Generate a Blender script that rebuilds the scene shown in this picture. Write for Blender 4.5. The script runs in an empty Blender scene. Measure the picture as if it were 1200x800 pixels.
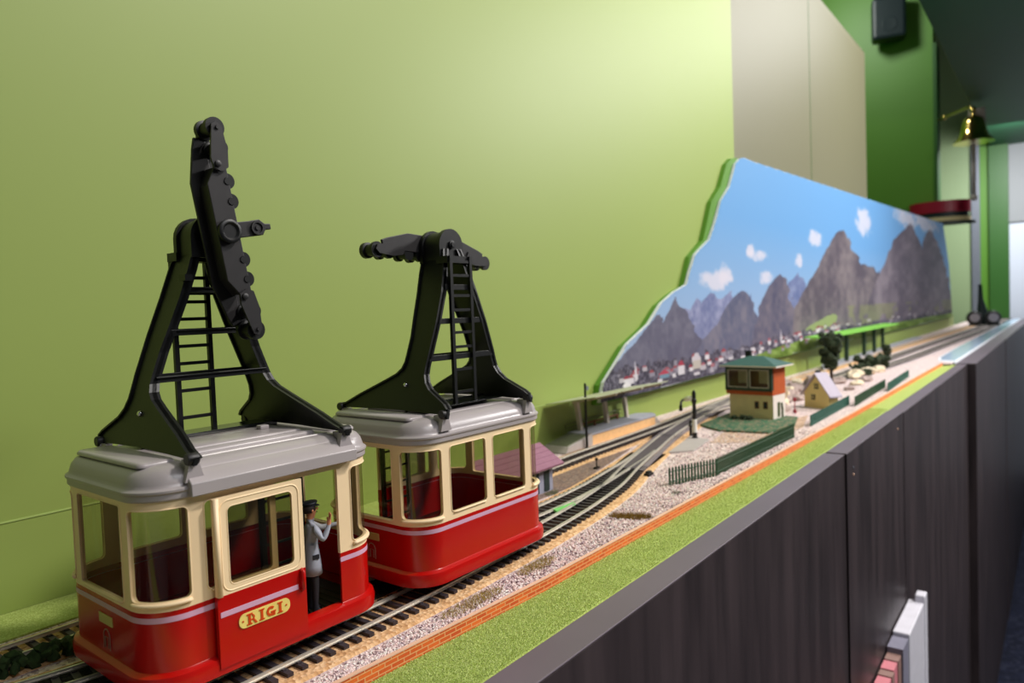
import bpy, bmesh, math, random
import numpy as np
from mathutils import Vector, Matrix
random.seed(7)
PI = math.pi
COL = bpy.context.scene.collection
LIFT = 1.2            # height of the rail tops above the room floor

# ------------------------------------------------------------------ materials
def lin(c):
    c = c / 255.0
    return c / 12.92 if c <= 0.04045 else ((c + 0.055) / 1.055) ** 2.4
def rgb(t):
    return (lin(t[0]), lin(t[1]), lin(t[2]), 1.0)
def new_mat(name):
    m = bpy.data.materials.new(name); m.use_nodes = True
    nt = m.node_tree; b = nt.nodes['Principled BSDF']
    return m, nt, b
def setin(b, k, v):
    if k in b.inputs: b.inputs[k].default_value = v
def mat(name, c, rough=0.5, metal=0.0, spec=0.5, var=0.06, scale=60.0, bump=0.0, bscale=400.0, coat=0.0, c2=None):
    """plain paint / plastic with a faint procedural mottling"""
    m, nt, b = new_mat(name)
    setin(b, 'Roughness', rough); setin(b, 'Metallic', metal); setin(b, 'Specular IOR Level', spec)
    if coat: setin(b, 'Coat Weight', coat); setin(b, 'Coat Roughness', 0.15)
    tc = nt.nodes.new('ShaderNodeTexCoord'); n = nt.nodes.new('ShaderNodeTexNoise')
    n.inputs['Scale'].default_value = scale; n.inputs['Detail'].default_value = 4
    nt.links.new(tc.outputs['Object'], n.inputs['Vector'])
    mx = nt.nodes.new('ShaderNodeMix'); mx.data_type = 'RGBA'
    a = rgb(c)
    if c2 is None:
        lo = tuple(max(0, x * (1 - 2 * var)) for x in a[:3]) + (1,)
        hi = tuple(min(1, x * (1 + 2 * var)) for x in a[:3]) + (1,)
    else:
        lo, hi = a, rgb(c2)
    mx.inputs[6].default_value = lo; mx.inputs[7].default_value = hi
    nt.links.new(n.outputs['Fac'], mx.inputs[0])
    nt.links.new(mx.outputs[2], b.inputs['Base Color'])
    if bump:
        n2 = nt.nodes.new('ShaderNodeTexNoise'); n2.inputs['Scale'].default_value = bscale
        nt.links.new(tc.outputs['Object'], n2.inputs['Vector'])
        bp = nt.nodes.new('ShaderNodeBump'); bp.inputs['Strength'].default_value = bump
        bp.inputs['Distance'].default_value = 0.001
        nt.links.new(n2.outputs['Fac'], bp.inputs['Height']); nt.links.new(bp.outputs['Normal'], b.inputs['Normal'])
    return m
def speckle(name, cols, scale, rough=0.9, bump=0.6, dist=0.0008, noise=0.0):
    """voronoi cells in several colours: gravel, cork, flock"""
    m, nt, b = new_mat(name); setin(b, 'Roughness', rough); setin(b, 'Specular IOR Level', 0.2)
    tc = nt.nodes.new('ShaderNodeTexCoord'); v = nt.nodes.new('ShaderNodeTexVoronoi')
    v.inputs['Scale'].default_value = scale
    nt.links.new(tc.outputs['Object'], v.inputs['Vector'])
    sp = nt.nodes.new('ShaderNodeSeparateColor'); nt.links.new(v.outputs['Color'], sp.inputs[0])
    r = nt.nodes.new('ShaderNodeValToRGB'); r.color_ramp.interpolation = 'CONSTANT'
    el = r.color_ramp.elements
    el[0].position = 0; el[0].color = rgb(cols[0])
    el[1].position = 1.0 / len(cols); el[1].color = rgb(cols[1])
    for i in range(2, len(cols)):
        e = el.new(i / len(cols)); e.color = rgb(cols[i])
    nt.links.new(sp.outputs[0], r.inputs[0])
    nt.links.new(r.outputs[0], b.inputs['Base Color'])
    bp = nt.nodes.new('ShaderNodeBump'); bp.inputs['Strength'].default_value = bump; bp.inputs['Distance'].default_value = dist
    nt.links.new(v.outputs['Distance'], bp.inputs['Height']); nt.links.new(bp.outputs['Normal'], b.inputs['Normal'])
    return m
def glass_mat(name, tint, gloss=0.10):
    m = bpy.data.materials.new(name); m.use_nodes = True; nt = m.node_tree; nt.nodes.clear()
    o = nt.nodes.new('ShaderNodeOutputMaterial'); t = nt.nodes.new('ShaderNodeBsdfTransparent'); g = nt.nodes.new('ShaderNodeBsdfGlossy')
    t.inputs[0].default_value = tint; g.inputs['Roughness'].default_value = 0.08
    mx = nt.nodes.new('ShaderNodeMixShader'); mx.inputs[0].default_value = gloss
    nt.links.new(t.outputs[0], mx.inputs[1]); nt.links.new(g.outputs[0], mx.inputs[2]); nt.links.new(mx.outputs[0], o.inputs[0])
    return m
def brick_mat(name):
    m, nt, b = new_mat(name); setin(b, 'Roughness', 0.7)
    tc = nt.nodes.new('ShaderNodeTexCoord'); br = nt.nodes.new('ShaderNodeTexBrick')
    sx = nt.nodes.new('ShaderNodeSeparateXYZ'); cx = nt.nodes.new('ShaderNodeCombineXYZ')
    nt.links.new(tc.outputs['Object'], sx.inputs[0])
    nt.links.new(sx.outputs[0], cx.inputs[0]); nt.links.new(sx.outputs[2], cx.inputs[1])
    nt.links.new(cx.outputs[0], br.inputs['Vector'])
    br.inputs['Color1'].default_value = rgb((244, 116, 44)); br.inputs['Color2'].default_value = rgb((216, 86, 34))
    br.inputs['Mortar'].default_value = rgb((236, 178, 120))
    br.inputs['Scale'].default_value = 1.0; br.inputs['Brick Width'].default_value = 0.0088
    br.inputs['Row Height'].default_value = 0.0026; br.inputs['Mortar Size'].default_value = 0.0003
    br.inputs['Mortar Smooth'].default_value = 0.1
    nt.links.new(br.outputs['Color'], b.inputs['Base Color'])
    return m
def board_mat(name, c1, c2, rough=0.45):
    """dark stained board with vertical grain"""
    m, nt, b = new_mat(name); setin(b, 'Roughness', rough); setin(b, 'Specular IOR Level', 0.35)
    tc = nt.nodes.new('ShaderNodeTexCoord'); mp = nt.nodes.new('ShaderNodeMapping')
    mp.inputs['Scale'].default_value = (14, 14, 1.6)
    n = nt.nodes.new('ShaderNodeTexNoise'); n.inputs['Scale'].default_value = 3; n.inputs['Detail'].default_value = 8
    nt.links.new(tc.outputs['Object'], mp.inputs[0]); nt.links.new(mp.outputs[0], n.inputs['Vector'])
    r = nt.nodes.new('ShaderNodeValToRGB'); r.color_ramp.elements[0].position = .3; r.color_ramp.elements[1].position = .75
    r.color_ramp.elements[0].color = rgb(c1); r.color_ramp.elements[1].color = rgb(c2)
    nt.links.new(n.outputs['Fac'], r.inputs[0]); nt.links.new(r.outputs[0], b.inputs['Base Color'])
    return m

M = {}
M['wall'] = mat('green_wall_paint', (144, 163, 82), rough=0.50, spec=0.5, var=0.02, scale=3)
M['wall_far'] = mat('far_wall_reflection_tint', (114, 112, 86), rough=0.50, spec=0.5, var=0.02, scale=3)  # greyed green: this panel's duller reflection and shade are put into the colour
M['green'] = mat('leaf_green_paint', (84, 136, 34), rough=0.5, var=0.03, scale=3)
M['green_dk'] = mat('deep_green_paint', (40, 92, 22), rough=0.5, var=0.03, scale=3)
M['green_pale'] = mat('pale_green_paint', (150, 170, 128), rough=0.5, var=0.02, scale=3)
M['slab'] = mat('dark_green_soffit', (22, 84, 52), rough=0.6, var=0.05, scale=3)
M['white_wall'] = mat('cool_white_wall', (214, 220, 236), rough=0.6, var=0.02, scale=3)
M['grey_wall'] = mat('cool_grey_wall', (150, 152, 156), rough=0.6, var=0.02, scale=3)
M['floor'] = speckle('navy_carpet', [(34, 38, 58), (26, 30, 46), (44, 48, 66), (30, 34, 52)], 60, bump=0.2)
M['ceiling'] = mat('dark_ceiling', (60, 62, 60), rough=0.8)
M['seam'] = mat('pale_seam', (168, 190, 110), rough=0.4)
M['red'] = mat('gloss_red', (184, 10, 6), rough=0.25, var=0.02, scale=20, coat=0.1)
M['cream'] = mat('cream_plastic', (250, 222, 180), rough=0.45, var=0.02)
M['stripe'] = mat('lilac_stripe', (214, 168, 196), rough=0.4, var=0.02)
M['roofgrey'] = mat('satin_grey_plastic', (170, 162, 163), rough=0.3, var=0.03, scale=30)
M['black'] = mat('black_plastic', (12, 13, 15), rough=0.45, var=0.1, bump=0.05, bscale=300)
M['blackgloss'] = mat('glossy_black_sheet', (20, 22, 22), rough=0.12)
M['black2'] = mat('dusty_black_plastic', (34, 32, 34), rough=0.5, var=0.25, scale=120)
M['floor_in'] = mat('dark_grey_floor', (52, 52, 54), rough=0.6)
M['glass'] = glass_mat('smoky_window', (0.74, 0.72, 0.64, 1), 0.07)
M['clear'] = glass_mat('clear_sheet', (0.75, 0.8, 0.72, 1), 0.10)
M['plate'] = mat('yellow_name_plate', (244, 216, 120), rough=0.4, var=0.1, scale=90)
M['letter'] = mat('orange_red_letters', (214, 70, 12), rough=0.4)
M['decal'] = mat('faint_red_decal', (176, 120, 108), rough=0.3)
M['olive'] = mat('dull_cream_plate', (206, 190, 120), rough=0.4)
M['chrome'] = mat('bright_rivet', (220, 220, 225), rough=0.2, metal=1.0)
M['rail'] = mat('nickel_rail', (226, 220, 208), rough=0.34, metal=0.6, var=0.1, scale=40)
M['sleeper'] = mat('dark_sleeper', (52, 44, 50), rough=0.55, var=0.2, scale=200)
M['cork'] = speckle('cork_roadbed', [(226, 184, 138), (214, 170, 122), (232, 194, 150), (196, 150, 104)], 420, bump=0.8)
M['gravel'] = speckle('pink_grey_gravel', [(228, 208, 204), (206, 186, 186), (240, 226, 218), (160, 136, 140), (220, 198, 190)], 620)
M['roadgrey'] = mat('pinkish_grey_roadbed', (170, 156, 156), rough=0.9, var=0.08, scale=60)
M['edgestone'] = mat('mottled_edge_stone', (128, 118, 120), rough=0.9, var=0.15, scale=200)
M['shadebed'] = speckle('painted_shade_bed', [(30, 30, 28), (44, 42, 38), (22, 22, 22), (56, 52, 46)], 600)  # near-black mix that carries the shade around the cars in its colour
M['soilpale'] = speckle('sandy_soil', [(206, 176, 150), (190, 156, 130), (216, 190, 168), (150, 124, 108)], 500)
M['soil'] = speckle('brown_soil', [(128, 108, 98), (146, 120, 104), (112, 94, 90), (138, 122, 112)], 500)
M['flock'] = speckle('green_flock', [(172, 190, 104), (160, 178, 92), (184, 200, 116), (164, 182, 98)], 900, bump=0.5)
M['flock_dk'] = speckle('dark_turf', [(52, 92, 70), (60, 104, 76), (104, 116, 88), (130, 120, 98)], 260)
M['brick'] = brick_mat('orange_model_brick')
M['cap'] = mat('pale_coping', (232, 188, 160), rough=0.7)
M['board'] = board_mat('black_stained_board', (42, 36, 38), (70, 60, 62))
M['board_top'] = mat('grey_board_edge', (104, 94, 104), rough=0.5, var=0.08, scale=12)
M['darkwood'] = mat('under_bench', (30, 28, 28), rough=0.8)
M['hutroof'] = mat('mauve_felt_roof', (150, 104, 124), rough=0.8, var=0.1, scale=200)
M['hutwall'] = mat('grey_blue_boards', (148, 150, 168), rough=0.7, var=0.1)
M['hutdoor'] = mat('dark_green_door', (26, 44, 42), rough=0.6)
M['concrete'] = mat('pale_concrete', (176, 168, 164), rough=0.8, var=0.06, scale=80)
M['platgrey'] = mat('platform_grey', (158, 160, 170), rough=0.8, var=0.05)
M['platside'] = mat('platform_orange', (228, 184, 130), rough=0.8, var=0.08, scale=150)
M['ramp'] = mat('grey_green_ramp', (140, 146, 120), rough=0.8)
M['greybeam'] = mat('grey_beam', (196, 186, 172), rough=0.7)
M['canopy'] = mat('grey_green_sheet', (176, 180, 150), rough=0.6)
M['wood'] = mat('brown_bench_wood', (140, 84, 56), rough=0.7)
M['pipe'] = mat('olive_pipe', (120, 128, 84), rough=0.6)
M['white'] = mat('white_paint', (244, 242, 238), rough=0.5)
M['towercream'] = mat('cream_render', (226, 206, 160), rough=0.8, var=0.05, scale=120)
M['towerwhite'] = mat('white_render', (236, 224, 214), rough=0.8, var=0.05, scale=120)
M['orange'] = mat('orange_boards', (184, 80, 24), rough=0.7, var=0.08)
M['towergreen'] = mat('dark_green_frame', (30, 56, 40), rough=0.6)
M['roofgreen'] = mat('slate_green_roof', (54, 94, 88), rough=0.7, var=0.12, scale=200)
M['fence'] = mat('dark_green_fence', (20, 66, 34), rough=0.6)
M['teal'] = mat('teal_fence', (36, 92, 78), rough=0.6)
M['housewall'] = mat('yellow_render', (222, 202, 134), rough=0.8)
M['houseroof'] = mat('pale_grey_roof', (188, 178, 196), rough=0.7)
M['leaf'] = mat('dark_foliage', (44, 56, 32), rough=0.9, var=0.5, scale=260)
M['hedge'] = mat('hedge_foliage', (40, 62, 26), rough=0.9, var=0.5, scale=300)
M['trunk'] = mat('dark_bark', (66, 48, 40), rough=0.9)
M['rock'] = mat('pale_rock', (226, 210, 180), rough=0.9, var=0.15, scale=90)
M['rock2'] = mat('grey_pink_rubble', (170, 150, 142), rough=0.9, var=0.25, scale=90)
M['bright'] = mat('bright_green_sheet', (128, 200, 74), rough=0.5)
M['river'] = mat('light_blue_resin', (186, 212, 240), rough=0.15, var=0.05, scale=20)
M['riveredge'] = mat('white_rim', (226, 230, 236), rough=0.5)
M['brass'] = mat('polished_brass', (222, 190, 110), rough=0.14, metal=1.0)
M['rope'] = mat('pale_rope', (176, 166, 160), rough=0.8)
M['darkred'] = mat('dark_red_band', (150, 10, 44), rough=0.4)
M['navy'] = mat('near_black_blue', (16, 34, 36), rough=0.5)
M['sand'] = mat('sand_layer', (206, 190, 140), rough=0.6)
M['metalgrey'] = mat('grey_metal', (120, 124, 136), rough=0.4, metal=0.3)
M['drum'] = mat('drum_grey', (150, 146, 156), rough=0.5)
M['skin'] = mat('painted_skin', (214, 140, 104), rough=0.5)
M['coat'] = mat('pale_grey_coat', (168, 172, 186), rough=0.6, var=0.08, scale=300)
M['trouser'] = mat('dark_trousers', (34, 34, 40), rough=0.7)
M['capcloth'] = mat('navy_cap', (30, 36, 48), rough=0.5)
M['hair'] = mat('dark_hair', (40, 26, 22), rough=0.8)
M['tuft'] = mat('dry_yellow_tuft', (150, 124, 52), rough=0.9, var=0.4, scale=500)
M['tuft_g'] = mat('green_scrub', (70, 84, 44), rough=0.9, var=0.4, scale=500)
M['roadp'] = mat('dark_infill', (84, 76, 80), rough=0.7, var=0.12, scale=200)
M['signalgreen'] = mat('pale_green_paint_spot', (120, 206, 108), rough=0.6)
M['stoneA'] = mat('stone_pink', (236, 212, 208), rough=0.9)
M['stoneB'] = mat('stone_white', (246, 238, 232), rough=0.9)
M['stoneC'] = mat('stone_grey', (214, 194, 198), rough=0.9)
M['stoneD'] = mat('stone_dark', (130, 104, 110), rough=0.9)
M['gA'] = mat('blade_a', (204, 218, 140), rough=0.8)
M['gB'] = mat('blade_b', (220, 230, 160), rough=0.8)
M['gC'] = mat('blade_c', (184, 204, 118), rough=0.8)
M['boxwhite'] = mat('glossy_white_card', (226, 224, 234), rough=0.3)
M['boxgrey'] = mat('grey_card', (132, 130, 148), rough=0.5)
M['pinkcard'] = mat('pink_card', (214, 130, 140), rough=0.5)
M['orangecard'] = mat('salmon_card', (226, 140, 110), rough=0.5)
M['browncard'] = mat('brown_card', (150, 118, 110), rough=0.5)

# ------------------------------------------------------------------ mesh kit
class MB:
    def __init__(s):
        s.v = []; s.f = []; s.m = []
    def face(s, idx, mi=0):
        s.f.append(tuple(idx)); s.m.append(mi)
    def add(s, vs, fs, mi=0):
        b = len(s.v); s.v += [tuple(p) for p in vs]
        for f in fs: s.face([b + i for i in f], mi)
    def box(s, x0, x1, y0, y1, z0, z1, mi=0, T=None):
        vs = [(x, y, z) for x in (x0, x1) for y in (y0, y1) for z in (z0, z1)]
        if T is not None: vs = [tuple(T @ Vector(p)) for p in vs]
        s.add(vs, [(0, 1, 3, 2), (4, 6, 7, 5), (0, 4, 5, 1), (2, 3, 7, 6), (0, 2, 6, 4), (1, 5, 7, 3)], mi)
    def prism(s, poly, fn, a, b, mi=0):
        """poly: 2D points; fn(p2, t)->xyz; extruded from t=a to t=b"""
        n = len(poly); k = len(s.v)
        s.v += [tuple(fn(p, a)) for p in poly] + [tuple(fn(p, b)) for p in poly]
        s.face([k + i for i in range(n)][::-1], mi); s.face([k + n + i for i in range(n)], mi)
        for i in range(n):
            j = (i + 1) % n
            s.face([k + i, k + j, k + n + j, k + n + i], mi)
    def tube(s, pts, r, n=8, mi=0, closed=False, caps=True):
        pts = [Vector(p) for p in pts]; m = len(pts); b = len(s.v)
        rr = r if isinstance(r, (list, tuple)) else [r] * m
        nrm = None
        for i, p in enumerate(pts):
            if closed: t = pts[(i + 1) % m] - pts[i - 1]
            else: t = pts[min(i + 1, m - 1)] - pts[max(i - 1, 0)]
            t.normalize()
            if nrm is None:
                nrm = t.cross(Vector((0, 0, 1)))
                if nrm.length < 1e-3: nrm = t.cross(Vector((1, 0, 0)))
            nrm = nrm - t * nrm.dot(t); nrm.normalize(); bn = t.cross(nrm)
            for k in range(n):
                a = 2 * PI * k / n
                s.v.append(tuple(p + (nrm * math.cos(a) + bn * math.sin(a)) * rr[i]))
        for i in range(m if closed else m - 1):
            for k in range(n):
                j = (i + 1) % m
                s.face([b + i * n + k, b + i * n + (k + 1) % n, b + j * n + (k + 1) % n, b + j * n + k], mi)
        if caps and not closed:
            s.face([b + k for k in range(n)][::-1], mi); s.face([b + (m - 1) * n + k for k in range(n)], mi)
    def lathe(s, prof, org=(0, 0, 0), ax=(0, 0, 1), n=20, mi=0):
        """prof: list of (radius, height)"""
        ax = Vector(ax).normalized(); e1 = ax.cross(Vector((0, 0, 1)))
        if e1.length < 1e-3: e1 = Vector((1, 0, 0))
        e1.normalize(); e2 = ax.cross(e1); b = len(s.v); org = Vector(org)
        for (r, h) in prof:
            for k in range(n):
                a = 2 * PI * k / n
                s.v.append(tuple(org + ax * h + (e1 * math.cos(a) + e2 * math.sin(a)) * max(r, 1e-6)))
        for i in range(len(prof) - 1):
            for k in range(n):
                s.face([b + i * n + k, b + i * n + (k + 1) % n, b + (i + 1) * n + (k + 1) % n, b + (i + 1) * n + k], mi)
        s.face([b + k for k in range(n)][::-1], mi); s.face([b + (len(prof) - 1) * n + k for k in range(n)], mi)
    def blob(s, c, r, mi=0, jit=0.25, seed=0, sub=1, sq=(1, 1, 1)):
        bm = bmesh.new(); bmesh.ops.create_icosphere(bm, subdivisions=sub, radius=1)
        rd = random.Random(seed)
        b = len(s.v)
        for v in bm.verts:
            k = r * (1 + rd.uniform(-jit, jit)); s.v.append((c[0] + v.co.x * k * sq[0], c[1] + v.co.y * k * sq[1], c[2] + v.co.z * k * sq[2]))
        for f in bm.faces: s.face([b + v.index for v in f.verts], mi)
        bm.free()
    def mesh(s, name, mats, smooth=False, fix=True):
        me = bpy.data.meshes.new(name); me.from_pydata(s.v, [], s.f)
        for m in (mats if isinstance(mats, (list, tuple)) else [mats]): me.materials.append(M[m] if isinstance(m, str) else m)
        me.polygons.foreach_set('material_index', s.m)
        if fix:
            bm = bmesh.new(); bm.from_mesh(me); bmesh.ops.recalc_face_normals(bm, faces=bm.faces); bm.to_mesh(me); bm.free()
        if smooth: me.polygons.foreach_set('use_smooth', [True] * len(me.polygons))
        me.update(); return me
    def build(s, name, mats, parent=None, bevel=0.0, smooth=False, fix=True, auto=None):
        me = s.mesh(name, mats, smooth, fix)
        o = bpy.data.objects.new(name, me); COL.objects.link(o)
        if parent is not None: o.parent = parent
        if bevel:
            md = o.modifiers.new('bevel', 'BEVEL'); md.width = bevel; md.segments = 2; md.limit_method = 'ANGLE'; md.angle_limit = 0.6
        if auto is not None:
            me.polygons.foreach_set('use_smooth', [True] * len(me.polygons))
            sharp_by_angle(me, auto)
        return o
def sharp_by_angle(me, deg):
    bm = bmesh.new(); bm.from_mesh(me)
    for e in bm.edges:
        if len(e.link_faces) == 2 and e.calc_face_angle(0) > math.radians(deg): e.smooth = False
    bm.to_mesh(me); bm.free()
def tag(o, label, cat, group=None, kind=None):
    o['label'] = label; o['category'] = cat
    if group: o['group'] = group
    if kind: o['kind'] = kind
    return o
def thing(name, label, cat, loc=(0, 0, 0), rz=0.0, group=None):
    o = bpy.data.objects.new(name, None); COL.objects.link(o); o.empty_display_size = 0.01
    o.location = loc; o.rotation_euler = (0, 0, rz)
    return tag(o, label, cat, group)
def recentre(o):
    """put a single-mesh thing's origin at the middle of its base"""
    me = o.data; co = np.empty(len(me.vertices) * 3); me.vertices.foreach_get('co', co); co = co.reshape(-1, 3)
    lo, hi = co.min(0), co.max(0); c = np.array([(lo[0] + hi[0]) / 2, (lo[1] + hi[1]) / 2, lo[2]])
    me.vertices.foreach_set('co', (co - c).ravel()); o.location = tuple(c); me.update(); return o
def structure(name, mb, m, parent=None, **k):
    o = mb.build(name, m, parent, **k)
    if parent is None: o['kind'] = 'structure'
    return o
def copy_tree(o, parent=None):
    c = o.copy(); COL.objects.link(c)
    if parent is not None: c.parent = parent
    for ch in list(o.children): copy_tree(ch, c)
    return c

# ------------------------------------------------------------------ camera
F_PX = 833.84
fv = Vector((0.78962101, 0.61226658, -0.04035224)); rv = Vector((0.6111447, -0.79063658, -0.03736249)); uv = rv.cross(fv)
cam = bpy.data.cameras.new('camera'); co = bpy.data.objects.new('camera', cam); COL.objects.link(co)
cam.sensor_width = 36; cam.lens = F_PX / 1200 * 36; cam.clip_start = 0.01; cam.clip_end = 60
R = Matrix((rv, uv, -fv)).transposed().to_4x4(); R.translation = Vector((0, 0, 0.1767 + LIFT)); co.matrix_world = R
cam.dof.use_dof = True; cam.dof.focus_distance = 0.42; cam.dof.aperture_fstop = 10.5
bpy.context.scene.camera = co
CAM = [co]

# ------------------------------------------------------------------ cable cars
CL, CW, CR = 0.140, 0.1022, 0.0198
def cpos(s, e=0.0):
    """point on the rounded plan of the cabin at arc length s, pushed out by e; s=0 is the door side, x=-L/2+R"""
    a, b = CL - 2 * CR, CW - 2 * CR; q = PI / 2 * CR; P = 2 * a + 2 * b + 4 * q
    s = s % P
    hx, hy = CL / 2, CW / 2
    if s < a: return Vector((-hx + CR + s, -hy - e, 0))
    s -= a
    if s < q: t = s / CR; return Vector((hx - CR + (CR + e) * math.sin(t), -hy + CR - (CR + e) * math.cos(t), 0))
    s -= q
    if s < b: return Vector((hx + e, -hy + CR + s, 0))
    s -= b
    if s < q: t = s / CR; return Vector((hx - CR + (CR + e) * math.cos(t), hy - CR + (CR + e) * math.sin(t), 0))
    s -= q
    if s < a: return Vector((hx - CR - s, hy + e, 0))
    s -= a
    if s < q: t = s / CR; return Vector((-hx + CR - (CR + e) * math.sin(t), hy - CR + (CR + e) * math.cos(t), 0))
    s -= q
    if s < b: return Vector((-hx - e, hy - CR - s, 0))
    s -= b
    t = s / CR; return Vector((-hx + CR - (CR + e) * math.cos(t), -hy + CR - (CR + e) * math.sin(t), 0))
SA, SB, SQ = CL - 2 * CR, CW - 2 * CR, PI / 2 * CR
S_DOOR = lambda x: x + CL / 2 - CR                      # door side, arc length of a local x
S_END1 = SA + SQ + SB / 2                               # middle of +x end
S_BACK = lambda x: SA + SQ + SB + SQ + (CL / 2 - CR - x)  # ladder side
S_END0 = SA + SQ + SB + SQ + SA + SQ + SB / 2
PERIM = 2 * SA + 2 * SB + 4 * SQ
def at(s, z, e=0.0):
    p = cpos(s, e); return (p.x, p.y, z)
def rrect(s0, s1, z0, z1, r, na=5, step=0.002):
    """rounded rectangle loop in (s, z), with its companion point on the cell edge left for ring()"""
    pts = []
    def seg(a, b):
        n = max(1, int(math.hypot(b[0] - a[0], b[1] - a[1]) / step))
        return [(a[0] + (b[0] - a[0]) * k / n, a[1] + (b[1] - a[1]) * k / n) for k in range(n)]
    def arc(cx, cz, a0):
        return [(cx + r * math.cos(math.radians(a0 + 90 * k / na)), cz + r * math.sin(math.radians(a0 + 90 * k / na))) for k in range(na)]
    pts += seg((s0 + r, z0), (s1 - r, z0)) + arc(s1 - r, z0 + r, -90)
    pts += seg((s1, z0 + r), (s1, z1 - r)) + arc(s1 - r, z1 - r, 0)
    pts += seg((s1 - r, z1), (s0 + r, z1)) + arc(s0 + r, z1 - r, 90)
    pts += seg((s0, z1 - r), (s0, z0 + r)) + arc(s0 + r, z0 + r, 180)
    return pts
def ring(mb, cell, hole, r, mi, fn):
    """a wall cell (s0,s1,z0,z1) with a rounded window cut in it"""
    c0, c1, d0, d1 = cell; h0, h1, g0, g1 = hole
    L = rrect(h0, h1, g0, g1, r); n = len(L)
    out = []
    for (s, z) in L:
        on_s = h0 + r <= s <= h1 - r; on_z = g0 + r <= z <= g1 - r
        if on_s and not on_z: out.append((s, d0 if z < (g0 + g1) / 2 else d1))
        elif on_z and not on_s: out.append((c0 if s < (h0 + h1) / 2 else c1, z))
        else:
            cx = h0 + r if s < (h0 + h1) / 2 else h1 - r; cz = g0 + r if z < (g0 + g1) / 2 else g1 - r
            dx, dz = s - cx, z - cz
            if abs(dx) < 1e-9 or abs(dz) < 1e-9:
                out.append((s if abs(dx) < 1e-9 else (c0 if dx < 0 else c1), z if abs(dz) < 1e-9 else (d0 if dz < 0 else d1)))
            elif abs(abs(dx) - abs(dz)) < 1e-6: out.append((c0 if dx < 0 else c1, d0 if dz < 0 else d1))
            else:
                ex = c0 if dx < 0 else c1; ez = d0 if dz < 0 else d1
                # slide along the outer corner
                a = abs(dz) / (abs(dx) + abs(dz))
                if a < .5: out.append((ex, cz + (ez - cz) * a * 2))
                else: out.append((cx + (ex - cx) * (1 - a) * 2, ez))
    # make sure the four true corners are hit
    for (ex, ez) in ((c0, d0), (c1, d0), (c1, d1), (c0, d1)):
        k = min(range(n), key=lambda i: (out[i][0] - ex) ** 2 + (out[i][1] - ez) ** 2); out[k] = (ex, ez)
    b = len(mb.v)
    mb.v += [fn(s, z) for (s, z) in L] + [fn(s, z) for (s, z) in out]
    for i in range(n):
        j = (i + 1) % n
        mb.face([b + i, b + j, b + n + j, b + n + i], mi)
def rim(mb, hole, r, rad, e=0.0001, mi=0):
    L = rrect(*hole, r, na=5, step=0.002)
    mb.tube([at(s, z, e) for (s, z) in L], rad, 6, mi, closed=True)
def strip(mb, s0, s1, prof, mi, n=None, close=False):
    """loft a vertical profile [(e,z)...] along the plan"""
    n = n or max(2, int(abs(s1 - s0) / 0.002)); b = len(mb.v)
    for i in range(n + (0 if close else 1)):
        s = s0 + (s1 - s0) * i / n
        for (e, z) in prof: mb.v.append(at(s, z, e))
    k = len(prof)
    mi = mi if isinstance(mi, (list, tuple)) else [mi] * (k - 1)
    for i in range(n):
        j = (i + 1) % n if close else i + 1
        for q in range(k - 1): mb.face([b + i * k + q, b + j * k + q, b + j * k + q + 1, b + i * k + q + 1], mi[q])

Z_RED, Z_TOP = 0.0397, 0.0940
OPEN = (0.0135 - 0.0135, 0.0398)     # doorway in local x
def crisp(o):
    es = o.modifiers.new('crisp_edges', 'EDGE_SPLIT'); es.split_angle = math.radians(38); es.use_edge_sharp = False
def solid(o, t):
    md = o.modifiers.new('thickness', 'SOLIDIFY'); md.thickness = t; md.offset = -1; md.use_rim = True; crisp(o)
def windows():
    """(cell, hole, radius) of every window in (s, z)"""
    w = []
    cz = (Z_RED, Z_TOP)
    for q, (a, b) in enumerate([(S_DOOR(.0453), SA + SQ + 0.0025), (SA + SQ + SB - 0.0025, S_BACK(.0453)), (S_BACK(-.0453), SA * 2 + SQ * 3 + SB + 0.0025), (2 * SA + 3 * SQ + 2 * SB - 0.0025, PERIM + S_DOOR(-.0453))]):
        side_first = q in (0, 2)
        h0, h1 = (a + .0037, b - .0045) if side_first else (a + .0045, b - .0037)
        w.append(('corner', (a, b) + cz, (h0, h1, .0443, .0890), .003))
    for c in (S_END1, S_END0):
        w.append(('end', (c - SB / 2 + .0025, c + SB / 2 - .0025) + cz, (c - .0256, c + .0256, .0425, .0902), .0016))
    w.append(('side', (S_BACK(.0453), S_BACK(0)) + cz, (S_BACK(.0410), S_BACK(.0040), .0447, .0893), .0026))
    w.append(('side', (S_BACK(0), S_BACK(-.0453)) + cz, (S_BACK(-.0040), S_BACK(-.0410), .0447, .0893), .0026))
    w.append(('side', (S_DOOR(-.0453), S_DOOR(-.0010)) + cz, (S_DOOR(-.0410), S_DOOR(-.0045), .0447, .0893), .0026))
    return w
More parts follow.
